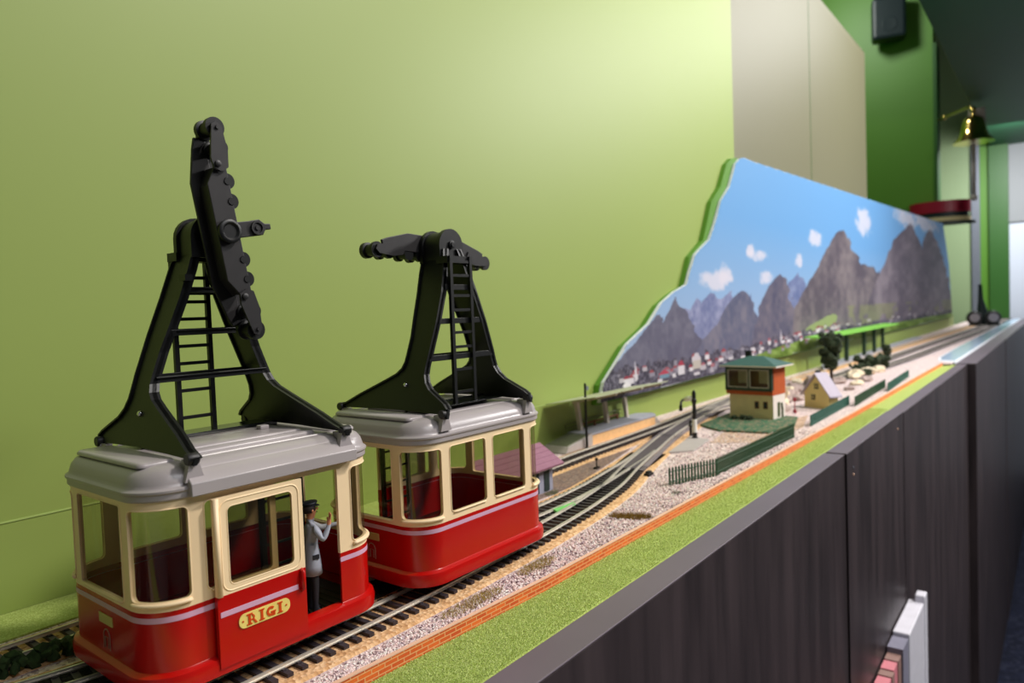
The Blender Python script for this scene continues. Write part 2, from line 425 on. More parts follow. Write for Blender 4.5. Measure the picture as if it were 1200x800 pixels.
def make_car():
    t = thing('cable_car', '', 'cable car')
    W = windows()
    # red lower body with the flared skirt and the lilac stripe printed on it
    mb = MB()
    prof = [(.0012, 0.0), (.0030, .0008), (.0034, .0060), (.0026, .0088), (.0004, .0100), (0, .0104), (0, .0345), (0.00015, .0345), (0.00015, .0373), (0, .0373), (0, Z_RED)]
    mid = [0, 0, 0, 0, 0, 0, 0, 1, 0, 0]
    s_a, s_b = S_DOOR(OPEN[1]), PERIM + S_DOOR(OPEN[0])
    strip(mb, s_a, s_b, prof, mid, n=230)
    strip(mb, S_DOOR(OPEN[0]), S_DOOR(OPEN[1]), prof[:5] + [(-.004, .0100)], 0)   # skirt carries on under the doorway
    o = mb.build('lower_body', ['red', 'stripe'], t, auto=35); solid(o, .0016)
    # cream upper walls
    mb = MB()
    for (k, cell, hole, r) in W: ring(mb, cell, hole, r, 0, lambda s, z: at(s, z))
    zt = .0897
    strip(mb, S_DOOR(-.001), S_DOOR(OPEN[1]), [(0, zt), (0, Z_TOP)], 0)
    strip(mb, S_DOOR(OPEN[1]), S_DOOR(.0453), [(0, Z_RED), (0, Z_TOP)], 0)
    o = mb.build('window_frame', ['cream'], t, auto=40); solid(o, .0022)
    mb = MB()
    for (k, cell, hole, r) in W:
        rim(mb, hole, r, .00036)
        if k == 'corner':      # the moulded sill that stands out under each corner pane
            n = 16; pts = [at(hole[0] + .0004 + (hole[1] - hole[0] - .0008) * i / n, hole[2] - .0011, .0007) for i in range(n + 1)]
            mb.tube(pts, .0011, 8)
        else:
            n = 8; pts = [at(hole[0] + .002 + (hole[1] - hole[0] - .004) * i / n, hole[2] - .0004, .0005) for i in range(n + 1)]
            mb.tube(pts, .0006, 6)
    mb.build('window_rim', ['cream'], t, smooth=True)
    for (k, cell, hole, r) in W:
        mb = MB(); strip(mb, hole[0] - .0006, hole[1] + .0006, [(-.0009, hole[2] - .0006), (-.0009, hole[3] + .0006)], 0)
        mb.build('window_pane', ['glass'], t, smooth=True, fix=False)
    # floor
    mb = MB(); L = [at(PERIM * i / 96, 0, -.0017) for i in range(96)]
    mb.prism([(p[0], p[1]) for p in L], lambda p, z: (p[0], p[1], z), .0022, .0034)
    for i in range(22): mb.box(-.062 + i * .0057, -.0595 + i * .0057, -.045, .045, .0034, .0040)
    mb.build('cabin_floor', ['floor_in'], t)
    for x in (-.040, .040):
        mb = MB(); mb.box(x - .012, x + .012, -.036, .036, -.0012, .0022)
        for y in (-.030, -.010, .010, .030): mb.lathe([(.0046, -.0016), (.0046, .0016)], (x, y, -.00125), (0, 1, 0), 16)
        mb.build('running_gear', ['black'], t)
    # roof: brim, rounded shoulder, flat top
    mb = MB()
    prof = [(-.0020, .0930), (.0008, .0930), (.0014, .0938), (.0014, .0962), (.0022, .0972), (.0022, .0982), (.0010, .0990), (.0004, .0996), (0, .1010), (-.0010, .1040), (-.0030, .1066), (-.0062, .1084), (-.0100, .1092), (-.0150, .1094)]
    strip(mb, 0, PERIM, prof, 0, n=200, close=True)
    b = len(mb.v); mb.v += [at(PERIM * i / 200, .1094, -.0150) for i in range(200)]; mb.face(range(b, b + 200))
    b = len(mb.v); mb.v += [at(PERIM * i / 200, .0930, -.0020) for i in range(200)]; mb.face(range(b, b + 200))
    roof = mb.build('roof', ['roofgrey'], t, auto=32)
    def pad(x0, x1, y0, y1, z, r=.004, ch=.0012):
        mb = MB()
        L = []
        for cx, cy, a0 in ((x1 - r, y1 - r, 0), (x0 + r, y1 - r, 90), (x0 + r, y0 + r, 180), (x1 - r, y0 + r, 270)):
            for k in range(6): a = math.radians(a0 + 18 * k); L.append((cx, cy, math.cos(a), math.sin(a)))
        n = len(L); b = len(mb.v)
        for (rr, zz) in ((r, .1085), (r, z - ch), (r - ch, z)):
            mb.v += [(cx + ca * rr, cy + sa * rr, zz) for (cx, cy, ca, sa) in L]
        for q in range(2):
            for i in range(n): mb.face([b + q * n + i, b + q * n + (i + 1) % n, b + (q + 1) * n + (i + 1) % n, b + (q + 1) * n + i])
        mb.face(range(b + 2 * n, b + 3 * n))
        return mb.build('roof_panel', ['roofgrey'], roof, auto=50)
    pad(-.0655, -.0465, -.0385, .0385, .1107); pad(.0465, .0655, -.0385, .0385, .1107)
    pad(-.0405, .0405, -.0325, .0180, .1113, .003)
    pad(-.036, .036, -.0250, .010, .1122, .002, .0008)
    # shallow ribs running along the roof edge, and the hatch stop
    for y in (-.0390, .0390):
        mb = MB(); mb.prism([(y - .0012, .1082), (y, .1098), (y + .0012, .1082)], lambda p, x: (x, p[0], p[1]), -.043, .043); mb.build('roof_rib', ['roofgrey'], roof)
    mb = MB(); mb.box(.020, .026, -.006, -.001, .1120, .1146); mb.build('hatch_stop', ['roofgrey'], roof, bevel=.0007)
    # door-side gutter standing out over the sliding door
    mb = MB()
    y = -CW / 2
    mb.prism([(y + .004, .0935), (y - .0052, .0935), (y - .0052, .0998), (y - .0044, .1006), (y - .0018, .1030), (y + .002, .1055), (y + .008, .107)], lambda p, x: (x, p[0], p[1]), -.0490, .0512)
    mb.build('door_gutter', ['roofgrey'], roof, auto=40, bevel=.0005)
    for sx in (-1, 1):
        for sy in (-1, 1):
            mb = MB(); x0 = sx * .0455
            mb.prism([(x0 - .0050, .1005), (x0 + .0050, .1005), (x0 + .0022, .1105), (x0 - .0022, .1105)], lambda p, yy: (p[0], yy, p[1]), sy * .0535, sy * .0500)
            mb.prism([(x0 - .0022, .1040), (x0 + .0022, .1040), (x0 + .0018, .1105), (x0 - .0018, .1105)], lambda p, yy: (p[0], yy, p[1]), sy * .0500, sy * .0440)
            mb.build('gantry_bracket', ['roofgrey'], roof, auto=40)
    # sliding door, pushed to the left of the doorway
    ydo = -CW / 2 - .0012; yt = -CW / 2 - .0030
    door = MB()
    X0, X1 = -.0385, .0130
    fn = lambda s, z: (s, yt, z)
    cell = (X0, X1, .0405, .0899); hole = (-.0312, .0065, .0447, .0848)
    ring(door, cell, hole, .003, 0, fn)
    o = door.build('door', ['cream'], t, auto=40, fix=False)
    for p_ in o.data.polygons: pass
    md = o.modifiers.new('thickness', 'SOLIDIFY'); md.thickness = .0018; md.offset = 0; crisp(o)
    dr = o
    mb = MB(); L = rrect(-.0350, .0104, .0420, .0880, .005, 5, .004)
    mb.tube([(s, yt - .0008, z) for (s, z) in L], .0005, 6, closed=True)
    L = rrect(*hole, .003, 5, .004); mb.tube([(s, yt - .0008, z) for (s, z) in L], .00035, 6, closed=True)
    mb.box(-.0383, -.0360, yt - .0022, yt, .0405, .0899)
    mb.build('door_rim', ['cream'], dr, smooth=True)
    mb = MB(); mb.box(X0, X1, yt - .0010, ydo, .0042, .0405, 0)
    mb.box(X0 + .0012, .0078, yt - .00125, yt - .0010, .0345 - .0047, .0373 - .0047, 1)
    mb.build('door_panel', ['red', 'stripe'], dr, bevel=.0006)
    mb = MB(); mb.box(hole[0] - .001, hole[1] + .001, yt - .0002, yt + .0002, hole[2] - .001, hole[3] + .001)
    mb.build('door_window', ['glass'], dr)
    mb = MB(); mb.tube([(.0102, yt - .0008, .0400), (.0102, yt - .0026, .0392), (.0102, yt - .0028, .0300), (.0102, yt - .0008, .0290)], .0012, 8); mb.build('door_handle', ['red'], dr, smooth=True)
    # name plate with the letters RIGI between two dots
    mb = MB(); yp = yt - .0012
    L = rrect(-.0280, .0018, .0204, .0280, .0034, 6, .004)
    mb.prism(L, lambda p, yy: (p[0], yy, p[1]), yp, yp - .0004); mb.build('name_plate', ['plate'], dr, auto=40)
    mb = MB(); ya, yb = yp - .00035, yp - .0007; zb, h = .0213, .0058
    def bar(x0, x1, z0, z1, sh=0.0):
        mb.prism([(x0, z0), (x1, z0), (x1 + sh, z1), (x0 + sh, z1)], lambda p, yy: (p[0], yy, p[1]), ya, yb)
    def arcs(cx, cz, r0, r1, a0, a1, n=10, sq=1.0):
        for k in range(n):
            a, b = math.radians(a0 + (a1 - a0) * k / n), math.radians(a0 + (a1 - a0) * (k + 1) / n)
            mb.prism([(cx + r0 * math.cos(a) * sq, cz + r0 * math.sin(a)), (cx + r1 * math.cos(a) * sq, cz + r1 * math.sin(a)), (cx + r1 * math.cos(b) * sq, cz + r1 * math.sin(b)), (cx + r0 * math.cos(b) * sq, cz + r0 * math.sin(b))], lambda p, yy: (p[0], yy, p[1]), ya, yb)
    def serif(xc, w=.0030):
        bar(xc - w / 2, xc + w / 2, zb, zb + .0007); bar(xc - w / 2, xc + w / 2, zb + h - .0007, zb + h)
    def letI(xc): serif(xc); bar(xc - .0007, xc + .0007, zb, zb + h)
    bar(-.0230, -.0216, zb, zb + h); bar(-.0238, -.0208, zb, zb + .0007); bar(-.0238, -.0205, zb + h - .0007, zb + h)      # R
    arcs(-.0208, zb + .0036, .0007, .0015, -90, 90); bar(-.0217, -.0206, zb + .0021, zb + .0028)
    mb.prism([(-.0206, zb + .0024), (-.0195, zb + .0024), (-.0178, zb), (-.0191, zb)], lambda p, yy: (p[0], yy, p[1]), ya, yb)
    letI(-.0152)
    arcs(-.0099, zb + h / 2, .0013, .0026, 40, 325, 14); bar(-.0089, -.0075, zb + .0002, zb + .0024); bar(-.0099, -.0070, zb + .0020, zb + .0027)   # G
    letI(-.0044)
    for x in (-.0259, -.0006): arcs(x, zb + h / 2, 0.0, .0005, 0, 360, 8)
    mb.build('lettering', ['letter'], dr)
    # small plate and faint crest on each end
    for sg in (-1, 1):
        mb = MB(); xo = sg * (CL / 2); yc = -.0027 * sg * -1
        mb.box(*sorted((xo, xo + sg * .0006)), yc - .0078, yc + .0078, .0262, .0312); mb.build('end_plate', ['olive'], t, bevel=.0002)
        mb = MB(); k = [(xo + sg * .0003, yc + .0036 * math.cos(math.radians(a)), .0200 + .0036 * math.sin(math.radians(a))) for a in range(0, 181, 20)]
        mb.tube([(xo + sg * .0003, yc + .0036, .0135)] + k + [(xo + sg * .0003, yc - .0036, .0135)], .00035, 5)
        mb.tube([(xo + sg * .0003, yc + .0018, .0140), (xo + sg * .0003, yc + .0018, .0195), (xo + sg * .0003, yc - .0016, .0195), (xo + sg * .0003, yc - .0016, .0140)], .0003, 5)
        mb.build('end_crest', ['decal'], t)
    # ladder inside the doorway
    mb = MB()
    for x in (.0035, .0290): mb.box(x - .0016, x + .0016, -.0310, -.0285, .0034, .0935)
    for k in range(7): mb.box(.0035, .0290, -.0305, -.0290, .0120 + k * .0125, .0134 + k * .0125)
    mb.build('cabin_ladder', ['black'], t, bevel=.0002)
    # ------------- gantry on the roof
    ZX = ([.105, .111, .1465, .172, .196, .228, .240], [.0475, .0455, .0340, .0245, .0155, .0060, .0045])
    xz = lambda z: float(np.interp(z, *ZX))
    outl = [(-.0555, .1085), (-.0560, .1120), (-.0475, .1150), (-.0340, .1216), (-.0085, .1325), (.0010, .1368), (.0055, .1405), (.0075, .1450), (.0078, .1500), (.0080, .1620), (.0062, .1760), (.0045, .1920), (.0030, .2080), (.0030, .2250),
            (.0235, .2250), (.0265, .2120), (.0290, .1930), (.0300, .1720), (.0295, .1500), (.0290, .1420), (.0292, .1365), (.0315, .1310), (.0360, .1265), (.0520, .1180), (.0555, .1150), (.0560, .1085), (.0500, .1110), (.0100, .1120), (-.0100, .1120), (-.0500, .1110)]
    for sx in (-1, 1):
        mb = MB(); n = len(outl)
        def pt(y, z, d): return (sx * (xz(z) + d), y, z)
        b = len(mb.v); mb.v += [pt(y, z, -.0012) for (y, z) in outl] + [pt(y, z, .0012) for (y, z) in outl]
        bm_poly = [Vector((y, z, 0)) for (y, z) in outl]
        from mathutils.geometry import tessellate_polygon
        for tri in tessellate_polygon([bm_poly]):
            mb.face([b + i for i in tri]); mb.face([b + n + i for i in tri][::-1])
        for i in range(n): j = (i + 1) % n; mb.face([b + i, b + j, b + n + j, b + n + i])
        # flange that stiffens the rim on both faces of the plate, and the clevis feet
        R_ = [pt(y, z, 0) for (y, z) in outl[1:25]]
        for a, c in zip(outl[1:13], outl[2:14]):
            mb.add([pt(a[0], a[1], -.0028), pt(a[0], a[1], .0028), pt(c[0], c[1], .0028), pt(c[0], c[1], -.0028),
                    pt(a[0] + .0012, a[1] - .0008, -.0028), pt(a[0] + .0012, a[1] - .0008, .0028), pt(c[0] + .0012, c[1] - .0008, .0028), pt(c[0] + .0012, c[1] - .0008, -.0028)],
                   [(0, 1, 2, 3), (4, 7, 6, 5), (0, 3, 7, 4), (1, 5, 6, 2), (0, 4, 5, 1), (3, 2, 6, 7)])
        for a, c in zip(outl[14:24], outl[15:25]):
            mb.add([pt(a[0], a[1], -.0028), pt(a[0], a[1], .0028), pt(c[0], c[1], .0028), pt(c[0], c[1], -.0028),
                    pt(a[0] - .0012, a[1] - .0008, -.0028), pt(a[0] - .0012, a[1] - .0008, .0028), pt(c[0] - .0012, c[1] - .0008, .0028), pt(c[0] - .0012, c[1] - .0008, -.0028)],
                   [(0, 1, 2, 3), (4, 7, 6, 5), (0, 3, 7, 4), (1, 5, 6, 2), (0, 4, 5, 1), (3, 2, 6, 7)])
        if sx < 0: mb.box(-xz(.2) - .0042, -xz(.2) + .0002, -.001, .006, .2015, .2050)
        leg = mb.build('gantry_leg', ['black'], t)
        for sy in (-1, 1):
            m2 = MB(); m2.lathe([(.0026, -.0030), (.0030, -.0024), (.0030, .0024), (.0026, .0030)], (sx * .0462, sy * .0525, .1115), (1, 0, 0), 14)
            m2.box(sx * .0462 - .0012, sx * .0462 + .0012, sy * .0525 - .001, sy * .0525 + .001, .1085, .1125)
            m2.build('hinge_pin', ['black2'], leg, auto=40)
        m2 = MB(); m2.lathe([(.0016, 0), (.0016, .0010), (.0009, .0018)], (sx * (xz(.129) + .0012), .012, .129), (sx, 0, .3), 10); m2.build('rivet', ['chrome'], leg, smooth=True)
    for z in (.1468, .1725, .1966):
        for (y, hgt) in ((.0085, .0017), (.0285, .0020)):
            mb = MB(); x = xz(z); mb.box(-x, x, y - .0008, y + .0008, z - hgt, z + hgt)
            if y < .02: mb.box(-x, x, y - .0022, y + .0008, z + hgt - .0008, z + hgt)
            mb.build('gantry_crossbar', ['black'], t, bevel=.0002)
    mb = MB()
    for x in (-.0105, .0105): mb.box(x - .0014, x + .0014, .0290, .0315, .1125, .2190)
    mb.build('roof_ladder', ['black'], t)
    lad = t.children[-1]
    for k, z in enumerate((.1210, .1373, .1536, .1640, .1802, .1905, .2050, .2150)):
        m2 = MB(); m2.box(-.0105, .0105, .0294, .0310, z - .0010, z + .0010); m2.build('rung', ['black'], lad)
    # black sheet under the foot of the ladder
    mb = MB(); mb.box(-.0420, .0420, .0120, .0330, .1122, .1132); mb.box(-.0420, .0420, .0105, .0120, .1095, .1140)
    mb.build('roof_walkway', ['blackgloss'], t, bevel=.0003)
    # domed head
    mb = MB()
    dome = [(-.0125, .2150), (.0125, .2150)] + [(-.0125 * -math.cos(math.radians(a)), .2270 + .0125 * math.sin(math.radians(a))) for a in range(0, 181, 15)]
    mb.prism(dome, lambda p, yy: (p[0], yy, p[1]), .0190, .0225); mb.prism(dome, lambda p, yy: (p[0], yy, p[1]), .0020, .0050)
    mb.prism([(p[0] * .86, .228 + (p[1] - .228) * .86) for p in dome], lambda p, yy: (p[0], yy, p[1]), .0050, .0190)
    mb.box(-.0130, .0130, .0190, .0300, .2140, .2190)
    mb.lathe([(.0030, 0), (.0030, .0012), (.0017, .0014), (.0017, .0022)], (0, .0225, .2280), (0, 1, 0), 14)
    mb.build('gantry_head', ['black'], t, auto=40)
    # carriage with eight sheaves (built level, pivot at origin, wheels pointing down)
    car = bpy.data.objects.new('carriage', None); COL.objects.link(car); car.parent = t; car.location = (0, -.0085, .2282); car.empty_display_size = .01
    PX = lambda p, yy: (p[0], yy, -p[1])
    def plate(name, poly, y0, y1, m='black2'):
        mb = MB(); mb.prism(poly, PX, y0, y1); return mb.build(name, [m], car, bevel=.0004)
    plate('side_plate', [(.0400, .0070), (.0400, .0025), (.0270, -.0062), (-.0270, -.0062), (-.0400, .0025), (-.0400, .0070)], -.0075, -.0060)
    plate('side_plate', [(.0540, -.0020), (.0480, -.0042), (.0290, -.0092), (-.0290, -.0092), (-.0480, -.0042), (-.0540, -.0020), (-.0520, .0040), (.0520, .0040)], .0040, .0060)
    mb = MB(); mb.prism([(.0360, .0055), (.0360, .0005), (.0260, -.0050), (-.0260, -.0050), (-.0360, .0005), (-.0360, .0055)], PX, -.0060, .0040); mb.build('beam', ['black2'], car, bevel=.0006)
    for sg in (-1, 1):
        mb = MB(); po = [(.0330, .0030), (.0350, -.0016), (.0410, -.0022), (.0590, .0020), (.0605, .0050), (.0570, .0078), (.0440, .0086), (.0350, .0070)]
        po = [(sg * a, b) for a, b in po]
        mb.prism(po, PX, -.0098, -.0084); mb.prism(po, PX, .0060, .0074)
        mb.lathe([(.0018, 0), (.0018, .0012), (.0010, .0016)], (sg * .0372, -.0098, -.0008), (0, -1, 0), 12)
        mb.lathe([(.0012, 0), (.0012, .0010)], (sg * .0570, -.0098, -.0050), (0, -1, 0), 12)
        mb.build('bogie', ['black2'], car, auto=40)
    for u, r, v in ((.0165, .0044, .0060), (.0278, .0044, .0060), (.0465, .0044, .0062), (.0575, .0056, .0052)):
        for sg in (-1, 1):
            mb = MB(); mb.lathe([(r * .45, -.0080), (r * .5, -.0074), (r, -.0074), (r, -.0040), (r * .74, -.0036), (r * .74, .0026), (r, .0030), (r, .0056)], (sg * u, 0, -v), (0, 1, 0), 22)
            mb.build('sheave_wheel', ['black'], car, auto=40)
    mb = MB(); mb.lathe([(.0060, 0), (.0068, -.0010), (.0068, -.0030), (.0060, -.0036), (.0050, -.0036), (.0038, -.0026), (.0010, -.0026)], (0, -.0075, 0), (0, 1, 0), 26)
    mb.lathe([(.0052, 0), (.0052, .0070)], (0, .0060, 0), (0, 1, 0), 20)
    mb.build('pivot_hub', ['black'], car, auto=40)
    # stub arm that carries the grip
    arm = bpy.data.objects.new('grip_arm', None); COL.objects.link(arm); arm.parent = t; arm.location = (0, -.0160, .2282); arm.empty_display_size = .01
    mb = MB(); mb.prism([(0, -.0042), (.0210, -.0040), (.0232, -.0010), (.0268, -.0012), (.0268, .0022), (.0232, .0024), (.0200, .0052), (.0120, .0048), (0, .0048)], lambda p, yy: (p[0], yy, p[1]), -.0015, .0040)
    mb.build('arm', ['black2'], arm, bevel=.0004)
    mb = MB(); mb.lathe([(.0040, 0), (.0040, -.0014), (.0030, -.0014), (.0028, -.0006), (.0014, -.0006), (.0014, -.0014)], (.0175, -.0015, .0004), (0, 1, 0), 20); mb.build('pin', ['black2'], arm, auto=40)
    return t, car, arm
car1, carriage1, arm1 = make_car()
K_ = .968
car1.location = (.2222 * K_, .3873 * K_, .1767 * (1 - K_)); car1.scale = (K_,) * 3; car1.rotation_euler = (0, 0, -.0171)
car1['label'] = 'nearest red and cream cable car, sliding door lettered RIGI, roller carriage standing upright'
car2 = copy_tree(car1)
car2.location = (.3871 * K_, .3753 * K_, .1767 * (1 - K_)); car2.rotation_euler = (0, 0, PI - .0067)
car2['label'] = 'second red and cream cable car, no door on near side, roller carriage level'
car1['group'] = car2['group'] = 'toy cable cars standing on the tracks'


carriage1.rotation_euler = (0, -math.radians(99.5), 0)
arm1.rotation_euler = (0, -math.radians(9), 0)
for ch in car2.children:
    if ch.name.startswith('carriage'): ch.rotation_euler = (0, math.radians(-3), 0); ch.location = (-.0060, -.0045, .2262)
    if ch.name.startswith('grip_arm'): ch.rotation_euler = (0, math.radians(0), 0)
# conductor
def skin_mesh(name, nodes, edges, root, mats, matfn, scale, sub=2):
    """nodes: name -> (x,y,z,r); grows one continuous skin and bakes it to a plain mesh"""
    keys = list(nodes); idx = {k: i for i, k in enumerate(keys)}
    me = bpy.data.meshes.new(name + '_cage'); me.from_pydata([nodes[k][:3] for k in keys], [(idx[a], idx[b]) for a, b in edges], [])
    o = bpy.data.objects.new(name + '_cage', me); COL.objects.link(o)
    md = o.modifiers.new('skin', 'SKIN'); md.use_smooth_shade = True; md.branch_smoothing = .3
    if not me.skin_vertices: me.attributes.new
    for k in keys:
        sv = me.skin_vertices[0].data[idx[k]]; r = nodes[k][3]; sv.radius = (r, r) if not isinstance(r, tuple) else r; sv.use_root = (k == root)
    s = o.modifiers.new('sub', 'SUBSURF'); s.levels = sub; s.render_levels = sub
    dg = bpy.context.evaluated_depsgraph_get(); ev = o.evaluated_get(dg); m2 = bpy.data.meshes.new_from_object(ev)
    bpy.data.objects.remove(o, do_unlink=True); bpy.data.meshes.remove(me)
    for m in mats: m2.materials.append(M[m])
    for p in m2.polygons:
        p.use_smooth = True; p.material_index = matfn(p.center)
    m2.transform(Matrix.Scale(scale, 4)); m2.update()
    r = bpy.data.objects.new(name, m2); COL.objects.link(r); return r
def conductor():
    K = .0372
    t = thing('person', 'small conductor in grey coat and dark cap in the open doorway, hand raised', 'person')
    N = {'pel': (0, 0, .98, (.15, .11)), 'wa': (0, 0, 1.12, (.14, .10)), 'ch': (.01, 0, 1.34, (.165, .11)), 'nk0': (.01, 0, 1.48, .075), 'nk': (.02, 0, 1.54, .058), 'hd0': (.035, 0, 1.60, .078), 'hd': (.03, 0, 1.68, .098), 'hdt': (.02, 0, 1.76, .075)}
    E_ = [('pel', 'wa'), ('wa', 'ch'), ('ch', 'nk0'), ('nk0', 'nk'), ('nk', 'hd0'), ('hd0', 'hd'), ('hd', 'hdt')]
    for s, sd in (('r', -1), ('l', 1)):
        N['hip' + s] = (0, sd * .09, .92, .095); N['kn' + s] = (.02, sd * .10, .50, .062); N['an' + s] = (0, sd * .105, .09, .045); N['he' + s] = (-.03, sd * .105, .045, .042); N['to' + s] = (.17, sd * .125, .035, .035)
        E_ += [('pel', 'hip' + s), ('hip' + s, 'kn' + s), ('kn' + s, 'an' + s), ('an' + s, 'he' + s), ('an' + s, 'to' + s)]
    N.update({'shr': (.02, -.19, 1.42, .072), 'elr': (.13, -.27, 1.22, .055), 'wrr': (.23, -.24, 1.42, .036), 'par': (.245, -.235, 1.50, .036),
              'shl': (.02, .19, 1.42, .072), 'ell': (.25, .24, 1.28, .055), 'wrl': (.50, .22, 1.30, .036), 'pal': (.58, .215, 1.30, .036)})
    E_ += [('ch', 'shr'), ('shr', 'elr'), ('elr', 'wrr'), ('wrr', 'par'), ('ch', 'shl'), ('shl', 'ell'), ('ell', 'wrl'), ('wrl', 'pal')]
    # five fingers on each hand
    for q, (dy, ln) in enumerate(((-.030, .075), (-.010, .088), (.010, .082), (.030, .062))):
        N['fr%da' % q] = (.255, -.235 + dy, 1.555, .0125); N['fr%db' % q] = (.265, -.235 + dy * 1.3, 1.555 + ln * .55, .011); N['fr%dc' % q] = (.255, -.235 + dy * 1.5, 1.555 + ln, .009)
        E_ += [('par', 'fr%da' % q), ('fr%da' % q, 'fr%db' % q), ('fr%db' % q, 'fr%dc' % q)]
        N['fl%da' % q] = (.635, .215 + dy, 1.30, .0125); N['fl%db' % q] = (.635 + ln * .5, .215 + dy, 1.285, .011); N['fl%dc' % q] = (.635 + ln * .7, .215 + dy, 1.245, .009)
        E_ += [('pal', 'fl%da' % q), ('fl%da' % q, 'fl%db' % q), ('fl%db' % q, 'fl%dc' % q)]
    N['tr0'] = (.235, -.188, 1.51, .013); N['tr1'] = (.235, -.168, 1.555, .011); E_ += [('par', 'tr0'), ('tr0', 'tr1')]
    N['tl0'] = (.585, .165, 1.31, .013); N['tl1'] = (.63, .150, 1.30, .011); E_ += [('pal', 'tl0'), ('tl0', 'tl1')]
    def mf(c):
        x, y, z = c
        if z > 1.53 and x < .2 and y > -.14: return 0
        if (x > .19 and y < -.1 and z > 1.45) or (x > .525 and y > 0): return 0
        if z < .07: return 3
        if z < .90: return 2
        return 1
    b = skin_mesh('body', N, E_, 'pel', ['skin', 'coat', 'trouser', 'black'], mf, K); b.parent = t
    def part(name, mb, m, **k):
        mb.v = [(x * K, y * K, z * K) for (x, y, z) in mb.v]; return mb.build(name, m, t, **k)
    mb = MB(); n = 24; prof = [(.150, .105, 1.14), (.165, .125, 1.00), (.185, .150, .80), (.190, .160, .66), (.175, .145, .665)]
    for (a, bb, z) in prof:
        for i in range(n): th = 2 * PI * i / n; mb.v.append((math.cos(th) * bb + .005, math.sin(th) * a, z))
    for q in range(len(prof) - 1):
        for i in range(n): mb.face([q * n + i, q * n + (i + 1) % n, (q + 1) * n + (i + 1) % n, (q + 1) * n + i])
    part('coat_skirt', mb, ['coat'], smooth=True)
    mb = MB()
    for z in (1.02, 1.12, 1.22, 1.32): mb.blob((.132, -.03, z), .014, 0, 0, 1)
    mb.box(-.02, .08, -.178, -.155, .92, .99); part('coat_detail', mb, ['trouser'])
    mb = MB(); mb.lathe([(.100, 0), (.104, .015), (.103, .030), (.126, .052), (.120, .066), (.02, .076)], (.020, 0, 1.728), (-.10, 0, 1), 24)
    mb.prism([(.10, -.085), (.155, -.06), (.172, 0), (.155, .06), (.10, .085)], lambda p, z: (p[0], p[1], z - (p[0] - .1) * .35), 1.738, 1.750)
    part('peaked_cap', mb, ['capcloth'], auto=45)
    mb = MB(); mb.blob((.132, 0, 1.672), .020, 0, 0, 1, 1, (1, .7, 1.3))
    for sy in (-1, 1): mb.blob((.030, sy * .098, 1.665), .026, 0, 0, 1, 1, (.8, .4, 1.2))
    part('face_features', mb, ['skin'], smooth=True)
    mb = MB()
    for sy in (-1, 1):
        mb.blob((.118, sy * .036, 1.700), .011, 0, 0, 1); mb.box(.112, .124, sy * .036 - .022, sy * .036 + .022, 1.718, 1.726)
    mb.box(.118, .128, -.028, .028, 1.618, 1.626); part('eyes_and_mouth', mb, ['hair'])
    mb = MB(); mb.lathe([(.085, 0), (.106, .03), (.108, .10), (.09, .115)], (.008, 0, 1.63), (-.1, 0, 1), 18); part('hair', mb, ['hair'], smooth=True)
    return t
man = conductor()
c1, s1 = math.cos(-.0171), math.sin(-.0171)
lx, ly = .0290, -.0375
man.location = (K_ * (.2222 + lx * c1 - ly * s1), K_ * (.3873 + lx * s1 + ly * c1), .1767 * (1 - K_) + .0040 * K_); man.scale = (K_,) * 3; man.rotation_euler = (0, 0, -.35)

# ------------------------------------------------------------------ tracks
def smooth_path(pts, step=.004):
    """Catmull-Rom through (x, y)"""
    P = [Vector(p) for p in pts]; P = [2 * P[0] - P[1]] + P + [2 * P[-1] - P[-2]]; out = []
    for i in range(1, len(P) - 2):
        a, b, c, d = P[i - 1:i + 3]; n = max(2, int((c - b).length / step))
        for k in range(n):
            t = k / n; out.append(.5 * ((2 * b) + (c - a) * t + (2 * a - 5 * b + 4 * c - d) * t * t + (3 * b - a - 3 * c + d) * t ** 3))
    out.append(P[-2]); return out
def normals(path):
    N = []
    for i in range(len(path)):
        t = path[min(i + 1, len(path) - 1)] - path[max(i - 1, 0)]; t.normalize(); N.append(Vector((-t.y, t.x)))
    return N
def ribbon(mb, path, o0, o1, z0, z1, mi=0, slope=0.0):
    """a bar following the path between lateral offsets o0..o1 and heights z0..z1"""
    N = normals(path); b = len(mb.v)
    for p, n in zip(path, N):
        for (o, z) in ((o0 - slope, z0), (o1 + slope, z0), (o1, z1), (o0, z1)):
            q = p + n * o; mb.v.append((q.x, q.y, z))
    for i in range(len(path) - 1):
        for k in range(4):
            mb.face([b + i * 4 + k, b + i * 4 + (k + 1) % 4, b + (i + 1) * 4 + (k + 1) % 4, b + (i + 1) * 4 + k], mi)
    m = b + (len(path) - 1) * 4
    mb.face([b, b + 1, b + 2, b + 3], mi); mb.face([m + 3, m + 2, m + 1, m], mi)
G = .0093                 # half gauge
ZT = -.0004               # rail top
sl = MB()
sl.box(-.0018, .0018, -.0168, .0168, -.0050, -.0030)
for y in (-G, G): sl.box(-.0012, .0012, y - .0030, y + .0030, -.0030, -.0024)
for p_ in sl.v: pass
SLEEPER = sl.mesh('sleeper', ['sleeper'])
